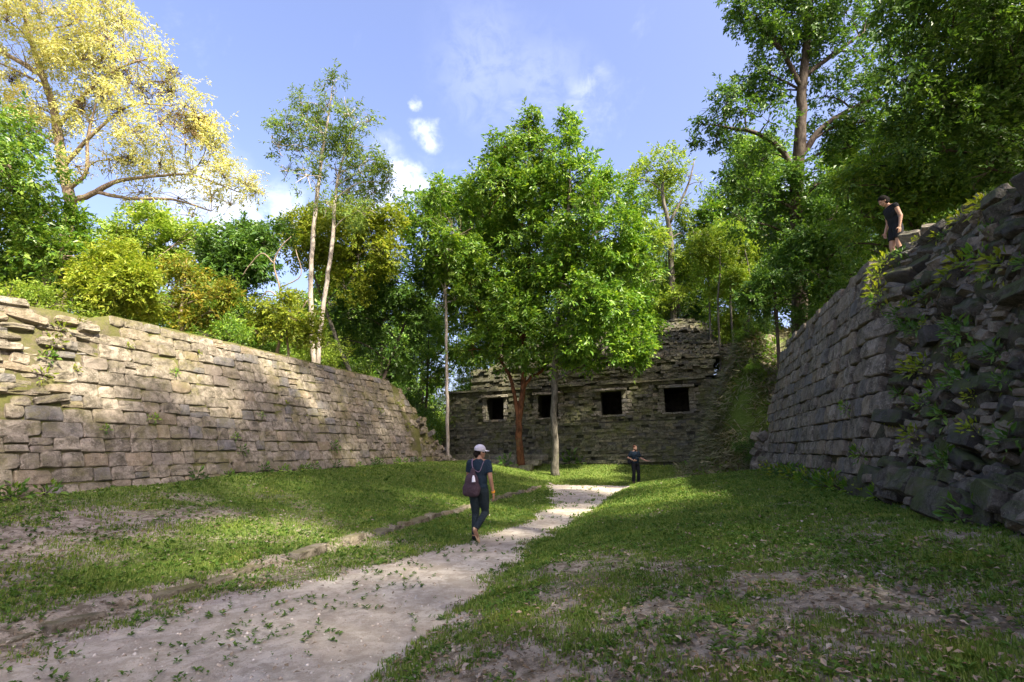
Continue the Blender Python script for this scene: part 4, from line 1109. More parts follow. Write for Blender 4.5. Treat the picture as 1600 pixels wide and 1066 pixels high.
# the wood goes on behind the viewpoint and shades the court
SHADE = [(12, -9, 1.2), (25, -9, 1.15), (7, -12, 1.2), (19, -9, 1.2), (14, -17, 1.3), (22, 3, 1.1)]
for x, y, sc in SHADE:
    put(VAR, random.choice([4, 5]), x, y, sc, 'tall thin-leaved tree of the wood behind the viewpoint', 'trees of the wood behind the viewpoint')
cl = [(12.3, 4.5, 19.5, 2.4), (13.5, 1.6, 20, 2.4), (12.6, 7.5, 21, 2.2), (-.9, -6.3, 17.8, 2.0), (1.2, -8.5, 18.5, 2.2), (2.2, -5.5, 18, 2.2), (4.5, -7.5, 19, 2.4), (1.2, -2, 17.5, 2.0), (1.6, 1, 17.8, 2.0), (3.5, 3.5, 18, 2.4), (6, 1, 18.5, 2.6), (4, 7, 18.5, 2.4), (7, 5, 19, 2.6), (1.5, 5, 18, 2.0), (2.2, 9.5, 19.5, 2.2), (7, 9.5, 20, 2.4), (4.5, 11, 20.5, 2.4), (2, 13, 21.5, 2.2), (10, 3, 20, 2.6), (9, -2, 19, 2.6), (5, -3, 20, 2.4), (10, 7, 21, 2.4), (9, 12, 21.5, 2.2), (6.5, 13.5, 22, 2.2)]  # crown lobes added out of view, set to shade left wall, lawn and path
cl = [(np.array((x, y, z)), r) for x, y, z, r in cl]; b0 = on_ground((12.0, -3.0))
st = [([b0, b0 + (-.3, .3, 5), b0 + (-1.5, 1, 10), b0 + (-4, 3, 13)], [.55, .45, .36, .2]), ([b0 + (-1.5, 1, 10), (5, 3, 17), (4, 8, 18)], [.26, .18, .06]), ([b0 + (-1.2, .8, 9), (5, -1.5, 16), (-1, -2.5, 16)], [.25, .17, .05]), ([b0 + (-1.5, 1, 10), (10, 4, 18), (9, 10, 20)], [.25, .17, .05])]
make_tree('shading_canopy_tree', 'unseen spreading tree added on the right mound, its canopy shaped to shade the court', b0, st, cl, L_DEEP, B_GREY, 60000, seed=77, L=.30, wr=.5, cl_r=.6, k=16, gap=.30, shell=.3)
#@@REST
# ---------------------------------------------------------------- turf, weeds, litter, pebbles
def in_court(s, p):
    return ((s < 26) & (p > -5.95) & (p < 9.0)) | ((s >= 26) & (s < 32.1) & (p > -9.5) & (p < 8)) 

def ground_points(n, r0, r1, power=1.0, half=1.0):
    g = np.random.default_rng(int(n * 7 + r0 * 10))
    th = g.uniform(-half, half, n); q = g.random(n)
    r = r0 * (r1 / r0) ** q if power == 1 else (r0 ** power + q * (r1 ** power - r0 ** power)) ** (1 / power)
    return r * np.sin(th), r * np.cos(th), g

def build_grass():
    x, y, g = ground_points(230000, 2.2, 40)
    s, p = SPc(x, y); gr = grassy(x, y)
    clump = fbm(x * 2.6, y * 2.6, 55, 4); small = vnoise(x * 9, y * 9, 57)
    keep = in_court(s, p) & (gr + (clump - .5) * 1.5 + (small - .5) * .5 > g.uniform(.06, .86, len(x)))
    x, y = x[keep], y[keep]; z = H(x, y); d = np.hypot(x, y)
    k = 4; n = len(x)
    X = np.repeat(x, k) + g.normal(0, .025, n * k) * (1 + np.repeat(d, k) * .06); Y = np.repeat(y, k) + g.normal(0, .025, n * k) * (1 + np.repeat(d, k) * .06)
    D = np.repeat(d, k); Z = np.repeat(z, k)
    th = g.uniform(0, 6.28, n * k); lean = g.normal(0, .55, n * k)
    hgt = g.uniform(.45, 1.2, n * k) * (.022 + .0017 * D) * np.repeat(.7 + .8 * clump[keep], k); w = .0038 + .0008 * D
    bx, by = np.cos(th), np.sin(th)
    v0 = np.stack([X - bx * w, Y - by * w, Z - .012], 1); v1 = np.stack([X + bx * w, Y + by * w, Z - .012], 1)
    v2 = np.stack([X - by * lean * hgt, Y + bx * lean * hgt, Z + hgt], 1)
    V = np.stack([v0, v1, v2], 1).reshape(-1, 3)
    tag(link('grass', mesh_np('grass', V, np.arange(len(V)).reshape(-1, 3)), G_BLADE), kind='stuff')
    # broad-leaved weeds
    x, y, g = ground_points(46000, 2.2, 22)
    s, p = SPc(x, y); gr = grassy(x, y)
    cl = fbm(x * 1.5, y * 1.5, 91, 4)
    keep = in_court(s, p) & (gr + (cl - .5) * 2.4 > g.uniform(.12, .9, len(x)) ) | (in_court(s, p) & (g.random(len(x)) < .16 * (fbm(x * 1.3, y * 1.3, 301, 4) > .54)) & (s < 23))
    x, y = x[keep], y[keep]; z = H(x, y); n = len(x); k = 6; d = np.repeat(np.hypot(x, y), k)
    th = g.uniform(0, 6.28, (n, k)); C = np.stack([np.repeat(x, k), np.repeat(y, k), np.repeat(z, k) + g.uniform(0, .025, n * k)], 1)
    el = g.uniform(.05, .9, n * k); t = th.ravel()
    Dv = np.stack([np.cos(t) * np.cos(el), np.sin(t) * np.cos(el), np.sin(el)], 1)
    Nv = np.stack([-np.cos(t) * np.sin(el), -np.sin(t) * np.sin(el), np.cos(el)], 1) + g.normal(0, .2, (n * k, 3))
    L = g.uniform(.6, 1.3, n * k) * (.022 + .0021 * d) * np.repeat(.5 + 1.0 * g.random(n), k)
    v, f = leaf_arrays(C, Dv, unit(Nv), L, L * .5)
    tag(link('weeds', mesh_np('weeds', v, f), G_WEED), kind='stuff')
    # fallen leaves
    x, y, g = ground_points(38000, 2.3, 26)
    s, p = SPc(x, y); l, r_ = path_lr(s)
    cl = fbm(x * .8, y * .8, 191, 3); gl_ = grassy(x, y)
    keep = in_court(s, p) & (cl - .34 * (gl_ - .6) > g.uniform(.25, .75, len(x))) & ((p < l) | (p > r_) | (g.random(len(x)) < .05))
    x, y = x[keep], y[keep]; n = len(x); d = np.hypot(x, y); z = H(x, y) + .012 + g.random(n) * .02
    th = g.uniform(0, 6.28, n); tl = g.normal(0, .3, n)
    Dv = np.stack([np.cos(th), np.sin(th), tl], 1); Nv = np.stack([g.normal(0, .3, n), g.normal(0, .3, n), np.ones(n)], 1)
    L = g.uniform(.4, 1.5, n) * (.028 + .0026 * d)
    v, f = leaf_arrays(np.stack([x, y, z], 1), unit(Dv), unit(Nv), L, L * .55)
    tag(link('leaf_litter', mesh_np('leaf_litter', v, f), L_LITTER), kind='stuff')
    # pebbles on the path and its edges
    x, y, g = ground_points(16000, 2.5, 26)
    s, p = SPc(x, y); l, r_ = path_lr(s)
    keep = (p > l - .9) & (p < r_ + .5) & (s < 26); x, y = x[keep], y[keep]; n = len(x); z = H(x, y); d = np.hypot(x, y)
    o = np.array([(1, 0, 0), (0, 1, 0), (-1, 0, 0), (0, -1, 0), (0, 0, .7), (0, 0, -.7)])
    fc = np.array([(0, 1, 4), (1, 2, 4), (2, 3, 4), (3, 0, 4), (1, 0, 5), (2, 1, 5), (3, 2, 5), (0, 3, 5)])
    rr = g.random(n) ** 4 * .020 + .004 + .0004 * d
    V = o[None] * rr[:, None, None] * g.uniform(.6, 1.3, (n, 6, 1)) + np.stack([x, y, z], 1)[:, None]
    Fc = (fc[None] + (np.arange(n) * 6)[:, None, None]).reshape(-1, 3)
    tag(link('pebbles', mesh_np('pebbles', V.reshape(-1, 3), Fc, smooth=True), leaf_mat('pebble limestone', [(.30, .25, .19), (.46, .41, .34), (.60, .56, .50)], trans=0.0, rough=.9, spec=.1)), kind='stuff')
    # dry grass and creeping green over the bank right of the temple
    g = np.random.default_rng(5)
    n = 70000; s = g.uniform(22.5, 36, n); p = g.uniform(5.9, 17, n)
    x, y = W(s, p); z = H(x, y); slope = sm(p, 5.8, 8.5)
    cl = fbm(x * .7, y * .7, 12, 4)
    keep = (g.random(n) < .2 + slope) & (cl + g.normal(0, .1, n) > .44) & (z < 9) & ~((s > 32.2) & (p < 8.4)); x, y, z = x[keep], y[keep], z[keep]; n = len(x)
    Dv = np.stack([-.75 + g.normal(0, .5, n), -.35 + g.normal(0, .5, n), g.normal(-.15, .35, n)], 1); Nv = np.stack([-.6 + g.normal(0, .3, n), -.2 + g.normal(0, .3, n), np.ones(n)], 1)
    L = g.uniform(.25, .75, n)
    v, f = leaf_arrays(np.stack([x, y, z + g.uniform(0, .16, n)], 1), unit(Dv), unit(Nv), L, L * .10)
    tag(link('dry_grass', mesh_np('dry_grass', v, f), G_DRY), kind='stuff')
    n = 30000; s = g.uniform(22, 37, n); p = g.uniform(6.2, 19, n); x, y = W(s, p); z = H(x, y)
    cl = fbm(x * .55, y * .55, 22, 4); keep = (cl + .22 * sm(p, 8, 12) > g.uniform(.50, .80, n)) & ~((s > 32.2) & (p < 8.6)); x, y, z = x[keep], y[keep], z[keep]; n = len(x)
    Dv = np.stack([g.normal(-.3, .6, n), g.normal(-.3, .6, n), g.normal(.2, .4, n)], 1); Nv = g.normal(0, .4, (n, 3)) + (-.4, -.2, .9); L = g.uniform(.12, .32, n)
    v, f = leaf_arrays(np.stack([x, y, z + g.uniform(0, .35, n) * (cl[keep])], 1), unit(Dv), unit(Nv), L, L * .5)
    tag(link('ground_cover', mesh_np('ground_cover', v, f), L_GREEN), kind='stuff')
build_grass()

# mound tops: wild grass and herbs along both wall tops
def build_verge():
    g = np.random.default_rng(8)
    n = 26000; s = g.uniform(2, 26, n); side = g.random(n) < .6
    p = np.where(side, -7.55 - np.abs(g.normal(0, .9, n)), 10.05 + np.abs(g.normal(0, 1.0, n)) + (s < 12) * .9)
    keep = ((~side) & (s > 5) & (s < 21)) | (side & (fbm(s * 1.1, p, 3) > .42)); s, p = s[keep], p[keep]; n = len(s); x, y = W(s, p); z = H(x, y)
    Dv = np.stack([g.normal(0, .45, n), g.normal(0, .45, n), np.ones(n)], 1); L = g.uniform(.08, .32, n) * np.where(p > 0, 1.2, 1)
    v, f = leaf_arrays(np.stack([x, y, z], 1), unit(Dv), unit(np.stack([g.normal(0, 1, n), g.normal(0, 1, n), g.normal(0, .3, n)], 1)), L, L * .09)
    tag(link('verge_grass', mesh_np('verge_grass', v, f), L_LIME), kind='stuff')
build_verge()

# weeds rooted in the walls
def weed_variant(name, seed, leaf, n=34, r=.16, L=.10):
    g = np.random.default_rng(seed); root = empty(name)
    u = unit(g.normal(size=(n, 3)) + (0, -.7, .35)); C = u * (r * g.random(n) ** .5)[:, None]
    D = unit(u + g.normal(0, .4, (n, 3))); N = unit(g.normal(0, .5, (n, 3)) + (0, -.6, .8)); LL = L * g.uniform(.6, 1.4, n)
    v, f = leaf_arrays(C, D, N, LL, LL * .42); link('foliage', mesh_np('foliage', v, f), leaf, root)
    mb = MB()
    for k in range(5): mb.tube([np.array((0, .05, -.03)), u[k] * r * .5, u[k] * r], [.006, .005, .003], 4, cap=False)
    link('stem', mb.mesh('stem'), B_DARK, root); return root
WEED = [weed_variant('wall_weed', 1, L_GREEN), weed_variant('wall_weed', 2, L_LIME, 40, .2, .11), weed_variant('wall_weed', 3, L_DEEP, 46, .22, .12), weed_variant('wall_weed', 4, L_LIME, 26, .13, .08)]
wused = set()
def put_weed(i, q, rz, sc, label, group):
    src = WEED[i]; o = src if src.name not in wused else copy_thing(src); wused.add(src.name)
    o.location = q; o.rotation_euler = (0, 0, rz); o.scale = (sc, sc, sc); tag(o, label, 'weed', group)
RZL = math.atan2(PX[1], PX[0]) + math.pi / 2; RZR = RZL + math.pi
for s, z, i, sc in [(7.7, 4.2, 1, 1.0), (7.5, 3.85, 1, 1.1), (7.4, 3.5, 0, 1.0), (7.3, 3.1, 1, .9), (8.1, 4.5, 3, 1.0), (7.9, 3.3, 3, .9), (9.2, 4.1, 3, .8), (10.4, 3.6, 0, .7), (9.6, 2.3, 0, .8), (12.0, 1.9, 0, .8), (12.2, 1.5, 2, .8), (14.5, 3.1, 3, .7), (16.5, 1.6, 2, 1.1), (13.2, 2.6, 0, .7), (18.4, 2.5, 3, .9), (20.5, 3.2, 1, .9), (22.4, 3.6, 1, 1.2), (22.8, 2.6, 1, 1.1), (11.3, 4.3, 3, .7), (8.4, 2.0, 0, .7)]:
    put_weed(i, l_face(s, z) + n_l * .05, RZL, sc, 'small green weed growing from a joint of the left wall', 'weeds in the joints of the left wall')
for k in range(26):
    s = random.uniform(4, 24); x, y = W(s, LB_P + .08 + random.random() * .25)
    put_weed(random.choice([0, 2, 2]), (x, y, Hz(x, y) + .06), RZL, random.uniform(.7, 1.3), 'low weed along the foot of the left wall', 'weeds along the foot of the left wall')
for u, v, i, sc in [(1385, 440, 1, 1.1), (1380, 465, 1, 1.2), (1395, 420, 1, 1.2), (1378, 480, 0, 1.0), (1330, 640, 0, .8), (1400, 690, 1, .9), (1395, 715, 0, 1.0), (1450, 585, 1, 1.0), (1470, 580, 1, 1.1), (1440, 588, 3, .9), (1530, 420, 1, 1.1), (1550, 410, 0, 1.2), (1510, 440, 1, 1.0), (1480, 375, 3, 1.0), (1460, 640, 0, .9), (1500, 620, 0, .9), (1545, 600, 2, 1.0), (1420, 500, 2, 1.0), (1560, 330, 1, 1.0), (1590, 420, 1, 1.1), (1460, 520, 2, .9), (1520, 530, 2, 1.0), (1490, 700, 0, .9)]:
    r = ray(u, v); best = None
    for z in np.arange(.7, 5.9, .05):                          # where that line of sight meets the wall face
        t = (z - CH) / r[2] if abs(r[2]) > 1e-4 else 0
        if t <= 0: continue
        q = r * t + (0, 0, CH); s, p = SPc(q[0], q[1]); f = r_face(s, z); d = abs(SPc(f[0], f[1])[1] - p)
        if best is None or d < best[0]: best = (d, s, z)
    if best and best[0] < .6:
        A, n = r_frame(best[1], best[2]); put_weed(i, r_face(best[1], best[2]) + n * .16, RZR, sc, 'bright green weed sprouting from the shaded right wall', 'weeds on the face of the right wall')
for k in range(55):
    s = random.uniform(5.5, 11.5); z = random.uniform(1.0, 5.6)
    if rub_w(s, z) < .5 or z > r_top(s) - .1: continue
    A, n = r_frame(s, z); put_weed(random.choice([0, 2, 2, 1]), r_face(s, z) + n * .14, RZR + random.uniform(-.5, .5), random.uniform(.4, .8), 'bright green weed sprouting from the shaded right wall', 'weeds on the face of the right wall')
for k in range(30):
    s = random.uniform(5.5, 20); x, y = W(s, RB_P - .1 - random.random() * .3)
    put_weed(random.choice([0, 1, 2]), (x, y, Hz(x, y) + .05), RZR, random.uniform(.7, 1.4), 'weed along the foot of the right wall', 'weeds along the foot of the right wall')
for u, v, t_, i, sc, lb in [(890, 712, 31.5, 2, 3.2, 'bushy weed against the temple foot beside the grey trunk'), (790, 735, 28.5, 2, 2.4, 'dark rounded clump at the foot of the reddish trunk'), (905, 718, 31.8, 0, 2.4, 'green sprig against the temple base right of the bushy weed')]:
    q = at(u, v, t_); put_weed(i, (q[0], q[1], Hz(q[0], q[1]) + .15), 0, sc, lb, None)

# dead branch on the bank
def build_branch():
    a = at(1172, 562, 27); b = at(1222, 540, 26); L0 = on_ground((a + b) / 2, 0)
    root = empty('dead_branch', tuple(L0)); tag(root, 'bare grey fallen branch lying on the bank above the right wall end', 'branch')
    mb = MB(); pts = []
    for t in np.linspace(0, 1, 6):
        q = a * (1 - t) + b * t; pts.append(np.array((q[0], q[1], Hz(q[0], q[1]) + .16)) - L0)
    mb.tube(smooth_poly(pts, 3), np.linspace(.07, .03, len(smooth_poly(pts, 3))), 6)
    for k in range(4):
        q = pts[1 + k]; mb.tube([q, q + rng.normal(0, .25, 3) + (0, 0, .25), q + rng.normal(0, .4, 3) + (.3, 0, .45)], [.03, .02, .01], 5)
    link('limb', mb.mesh('limb', True), B_GREY, root)
build_branch()
# loose stones on the bank beside the temple
lm = BLOCKS[9].copy(); lm.materials.clear(); lm.materials.append(M_JAMB)
for k, (u, v) in enumerate([(1118, 662), (1126, 668), (1134, 676), (1142, 684), (1150, 676), (1156, 690), (1140, 694), (1108, 655), (1128, 688), (1160, 700)]):
    q = at(u, v, 27.5); x, y = q[0], q[1]
    for _ in range(40):
        if Hz(x, y) > q[2]: break
        q = q + ray(u, v) * .15; x, y = q[0], q[1]
    o = link('loose_stone', lm, None); o.location = (x, y, Hz(x, y) + .05); o.rotation_euler = (random.random(), random.random(), random.random() * 6); d = random.uniform(.22, .45); o.scale = (d * 1.4, d, d * .7)
    tag(o, 'pale loose stone spilled down the grassy bank beside the temple', 'stone', 'loose stones on the bank')

# ---------------------------------------------------------------- people
def ball(mb, c, r, n=12, rot=None):
    r = np.array(r if hasattr(r, '__len__') else (r, r, r), float); V = []; Fc = []
    for i in range(1, n):
        a = math.pi * i / n
        for j in range(n): b = 2 * math.pi * j / n; V.append((math.sin(a) * math.cos(b), math.sin(a) * math.sin(b), math.cos(a)))
    V += [(0, 0, 1), (0, 0, -1)]; t, bt = len(V) - 2, len(V) - 1
    for i in range(n - 2):
        for j in range(n): Fc.append((i * n + j, (i + 1) * n + j, (i + 1) * n + (j + 1) % n, i * n + (j + 1) % n))
    for j in range(n): Fc.append((t, j, (j + 1) % n)); Fc.append((bt, (n - 2) * n + (j + 1) % n, (n - 2) * n + j))
    V = np.array(V) * r
    if rot is not None: V = V @ np.array(rot).T
    mb.add(V + np.array(c), Fc)
def limb(mb, pts, rad, ends=True):
    mb.tube(pts, rad, 12)
    if ends:
        for p, r in zip(pts, rad): ball(mb, p, r, 10)

def fuse(name, mb, voxel=.008, it=6, ratio=.35, fac=.6):
    me = mb.mesh(name); o = bpy.data.objects.new(name, me); COL.objects.link(o)
    m = o.modifiers.new('r', 'REMESH'); m.mode = 'VOXEL'; m.voxel_size = voxel
    m = o.modifiers.new('s', 'SMOOTH'); m.iterations = it; m.factor = fac
    m = o.modifiers.new('d', 'DECIMATE'); m.ratio = ratio
    dg = bpy.context.evaluated_depsgraph_get(); out = bpy.data.meshes.new_from_object(o.evaluated_get(dg))
    bpy.data.objects.remove(o); out.name = name
    out.polygons.foreach_set('use_smooth', [True] * len(out.polygons)); return out

SKIN = plain_mat('skin', (.38, .22, .145), .55, .1, 12, .35); SKIN_T = plain_mat('tanned skin', (.30, .165, .10), .55, .1, 12, .35)
NAVY = plain_mat('navy cotton', (.012, .024, .038), .9, .2, 60); BLACK = plain_mat('black cloth', (.014, .015, .018), .9, .2, 60)
DENIM = plain_mat('dark denim', (.018, .028, .034), .9, .3, 40); CAPW = plain_mat('pale grey cap cloth', (.46, .45, .50), .9, .12, 60)
HAIR = plain_mat('dark hair', (.010, .008, .006), .8, .3, 80, .12); HAIR_R = plain_mat('reddish brown hair', (.07, .028, .014), .7, .3, 80, .3)
SOLE = plain_mat('tan sandal', (.60, .42, .26), .8, .15, 40); BAGM = plain_mat('plum canvas', (.055, .036, .045), .9, .25, 50); ORANGE = plain_mat('orange band', (.75, .30, .03), .6, .1, 40)
WHITE = plain_mat('white tag', (.75, .74, .78), .7, .1, 40); EYE = plain_mat('eye', (.02, .015, .012), .2, .1, 10, .5); CORD = plain_mat('mauve strap', (.16, .12, .17), .85, .2, 50)
SHOE = plain_mat('black shoe', (.015, .014, .014), .6, .2, 40)

def euler(yaw=0, pitch=0, roll=0):
    return np.array(Matrix.Rotation(yaw, 3, 'Z') @ Matrix.Rotation(pitch, 3, 'X') @ Matrix.Rotation(roll, 3, 'Y'))

def hand(mb, wrist, d, n, curl=.35, side=1):
    """palm, four bent fingers of unequal length, thumb from the side"""
    d = unit(np.array(d, float)); n = unit(np.array(n, float) - d * np.dot(n, d)); a = np.cross(d, n) * side; w = np.array(wrist)
    Rm = np.stack([a, d, n], 1)
    ball(mb, w + d * .048, (.040, .052, .017), 10, Rm)
    for i, (o, l) in enumerate(((-.028, .062), (-.010, .075), (.010, .080), (.028, .070))):
        k0 = w + d * .085 + a * o; d1 = unit(d + n * curl * .6); k1 = k0 + d1 * l * .5; d2 = unit(d + n * curl * 1.8); k2 = k1 + d2 * l * .5
        limb(mb, [k0, k1, k2], [.0095, .0088, .0075])
    t0 = w + d * .03 + a * .032; t1 = t0 + unit(a * .8 + d * .6) * .035; limb(mb, [t0, t1, t1 + unit(d + n * .5 + a * .2) * .032], [.012, .0105, .0085])

def head(mb, c, Rm):
    def q(x, y, z): return np.array(c) + Rm @ np.array((x, y, z))
    ball(mb, q(0, -.012, .025), (.074, .092, .092), 14, Rm); ball(mb, q(0, .026, -.040), (.060, .064, .072), 12, Rm)
    ball(mb, q(0, .060, -.092), (.028, .026, .022), 10, Rm); ball(mb, q(0, .096, -.022), (.013, .022, .020), 8, Rm); limb(mb, [q(0, .080, .012), q(0, .102, -.022)], [.009, .012])
    ball(mb, q(0, .075, .022), (.050, .016, .012), 8, Rm); ball(mb, q(0, .082, -.062), (.024, .011, .010), 8, Rm)
    for sx in (-1, 1): ball(mb, q(sx * .076, -.004, -.018), (.010, .020, .032), 8, Rm)
    return q

def person(label, loc, rz, J, skin, build):
    root = empty('person', loc, rz); tag(root, label, 'person')
    mb = MB(); Rm = euler(*J['hd']); q = head(mb, J['head'], Rm)
    limb(mb, [J['neck'], np.array(J['head']) + Rm @ np.array((0, -.015, -.07))], [.056, .052])
    ch, wa, pe = np.array(J['chest']), np.array(J['waist']), np.array(J['pelvis'])
    wf = J.get('w', 1.0)
    ball(mb, ch, (.165 * wf, .105 * wf, .19), 14); ball(mb, wa, (.135 * wf, .095 * wf, .16), 14); ball(mb, pe, (.155 * wf, .11 * wf, .13), 14)
    for k in 'LR':
        limb(mb, [J['sh' + k], J['el' + k], J['wr' + k]], [.052, .040, .026]); limb(mb, [J['neck'], J['sh' + k]], [.055, .05])
        hand(mb, J['wr' + k], J['hand' + k], J['palm' + k], J.get('curl', .4), 1 if k == 'R' else -1)
        limb(mb, [J['hip' + k], J['kn' + k], J['an' + k]], [.088, .056, .038]); 
        limb(mb, [J['an' + k], np.array(J['an' + k]) * .5 + np.array(J['toe' + k]) * .5 + np.array((0, 0, .01)), J['toe' + k]], [.036, .036, .026])
    link('body', fuse('body', mb, .008, 5, .4), skin, root)
    for sx in (-1, 1):
        e = MB(); ball(e, q(sx * .030, .081, .004), (.011, .007, .008), 8, Rm); link('eye', e.mesh('eye', True), EYE, root)
    build(root, J, q, Rm); return root

def shirt(root, J, mat, sleeve=.75, wf=1.0, hem=.0, name='shirt', sl=True):
    mb = MB(); ch, wa, pe = np.array(J['chest']), np.array(J['waist']), np.array(J['pelvis'])
    ball(mb, ch, (.182 * wf, .122 * wf, .195), 16); ball(mb, wa, (.158 * wf, .118 * wf, .19), 16)
    ball(mb, pe + (0, 0, .03 + hem), (.170 * wf, .126 * wf, .10), 16)
    for k in 'LR':
        a, b = np.array(J['sh' + k]), np.array(J['el' + k]); e = a + (b - a) * sleeve
        limb(mb, [np.array(J['neck']) * .85 + a * .15 - (0, 0, .03), a], [.058, .064])
        if sl: mb.tube([a, a * .5 + e * .5, e], [.066, .063, .062], 14)
    link(name, fuse(name, mb, .010, 5, .45), mat, root)

def trousers(root, J, mat, upto=1.0, wf=1.0, name='trousers', flare=1.0):
    mb = MB(); pe = np.array(J['pelvis']); ball(mb, pe, (.165 * wf, .122 * wf, .135), 16)
    for k in 'LR':
        h, kn, an = (np.array(J[x + k]) for x in ('hip', 'kn', 'an'))
        if upto >= 1: pts = [h, h * .5 + kn * .5, kn, kn * .5 + an * .5, an + (kn - an) * .06]; rad = [.100, .090, .070, .060 * flare, .052 * flare]
        else: e = h + (kn - h) * upto; pts = [h, h * .5 + e * .5, e]; rad = [.104, .100, .096]
        mb.tube(pts, np.array(rad) * (.5 + .5 * wf), 14); ball(mb, pts[0], rad[0], 12)
        if upto >= 1: ball(mb, kn, rad[2], 12)
    link(name, fuse(name, mb, .010, 5, .45), mat, root)

def shoe(root, J, k, mat, name='shoe'):
    mb = MB(); an, to = np.array(J['an' + k]), np.array(J['toe' + k]); d = unit(to - an)
    limb(mb, [an + (0, 0, -.02), an * .45 + to * .55 + (0, 0, -.002), to + d * .02], [.047, .047, .036]); link(name, fuse(name, mb, .009, 3, .5), mat, root)

# 1: walking away along the path
p1 = atz(747, 846, 0.01); RZ1 = R(-10)
J1 = dict(head=(.012, .03, 1.535), hd=(R(-52), R(-4)), neck=(0, -.005, 1.385), chest=(0, 0, 1.24), waist=(0, .0, 1.04), pelvis=(0, 0, .90),
          shL=(-.168, 0, 1.345), elL=(-.215, .06, 1.09), wrL=(-.15, .26, 1.02), handL=(.3, .8, .25), palmL=(.6, -.2, .3),
          shR=(.168, -.005, 1.345), elR=(.225, -.045, 1.07), wrR=(.262, .02, .83), handR=(.05, .12, -1), palmR=(-1, .2, 0),
          hipL=(-.085, 0, .86), knL=(-.075, .10, .47), anL=(-.085, .06, .085), toeL=(-.09, .21, .035),
          hipR=(.085, 0, .86), knR=(.095, .13, .48), anR=(-.005, -.235, .225), toeR=(.045, -.165, .055))
def b1(root, J, q, Rm):
    shirt(root, J, NAVY, .62); trousers(root, J, DENIM); shoe(root, J, 'L', SHOE)
    mb = MB(); an, to = np.array(J['anR']), np.array(J['toeR']); d = unit(to - an); up = unit(np.array((.1, -.8, .6))); sd = np.cross(d, up); Rf = np.stack([sd, d, np.cross(sd, d)], 1)
    ball(mb, an * .45 + to * .55 + d * .01 - Rf[:, 2] * -.02, (.052, .135, .028), 12, Rf); ball(mb, an + d * -.02, (.040, .05, .04), 10, Rf)
    link('shoe', fuse('shoe', mb, .008, 3, .5), SOLE, root)
    mb = MB(); ball(mb, q(0, -.016, .03), (.080, .098, .096), 14, Rm); ball(mb, q(0, -.07, -.05), (.055, .04, .06), 10, Rm); ball(mb, q(0, -.105, -.035), (.03, .032, .045), 10, Rm)
    link('hair', fuse('hair', mb, .009, 3, .5), HAIR, root)
    mb = MB(); ball(mb, q(0, -.010, .055), (.090, .110, .086), 16, Rm); link('cap', fuse('cap', mb, .009, 2, .5), CAPW, root)
    brim = MB(); V = []
    for i in range(9):
        a = math.pi * (i / 8); V += [q(math.cos(a) * .080, .045 + math.sin(a) * .035, .050), q(math.cos(a) * .078, .055 + math.sin(a) * .125, .040 - .012 * abs(math.cos(a)))]
    V = np.array(V); n_ = len(V); V = np.vstack([V, V - Rm @ np.array((0, 0, .007))])
    f = []
    for i in range(8):
        f += [(2 * i, 2 * i + 1, 2 * i + 3, 2 * i + 2), (n_ + 2 * i, n_ + 2 * i + 2, n_ + 2 * i + 3, n_ + 2 * i + 1), (2 * i + 1, n_ + 2 * i + 1, n_ + 2 * i + 3, 2 * i + 3)]
    brim.add(V, f); link('cap_brim', brim.mesh('cap_brim', False), CAPW, root)
    wb = MB(); w, e = np.array(J['wrR']), np.array(J['elR']); wb.tube([w + (e - w) * .02, w + (e - w) * .13], [.035, .037], 14); link('wristband', wb.mesh('wristband'), ORANGE, root)
pa = person('person in pale grey cap, navy shirt and dark jeans walking away along the path', (p1[0], p1[1], Hz(p1[0], p1[1]) + .0), RZ1, J1, SKIN_T, b1)
# drawstring bag on the back of the walker
bag = empty('drawstring_bag', pa.location, RZ1); tag(bag, 'dark plum drawstring bag hanging on the back of the walker in the cap', 'bag')
mb = MB(); bc = np.array((-.085, -.19, .98))
ball(mb, bc + (0, 0, -.07), (.165, .085, .14), 16); ball(mb, bc + (0, 0, .05), (.125, .075, .16), 16); ball(mb, bc + (.015, .01, .19), (.05, .045, .10), 12); ball(mb, bc + (.07, -.01, -.14), (.08, .06, .07), 12); ball(mb, bc + (-.08, -.01, -.13), (.08, .06, .07), 12)
link('sack', fuse('sack', mb, .010, 4, .5), BAGM, bag)
mb = MB(); mb.tube(smooth_poly([bc + (.02, .02, .26), (-.10, -.115, 1.33), (-.115, -.03, 1.415), (-.12, .09, 1.34), (-.13, .13, 1.2)], 5), [.011] * 21, 6); link('strap', mb.mesh('strap', True), CORD, bag)
mb = MB(); mb.tube(smooth_poly([bc + (.04, .02, .25), (.04, -.13, 1.2), (.10, -.06, 1.37), (.12, .08, 1.33)], 5), [.007] * 16, 6); link('strap', mb.mesh('strap', True), CORD, bag)
mb = MB(); mb.tube([bc + (.05, -.075, .16), bc + (.055, -.085, .12), bc + (.06, -.088, .05)], [.012, .026, .034], 8); link('tag', mb.mesh('tag'), WHITE, bag)

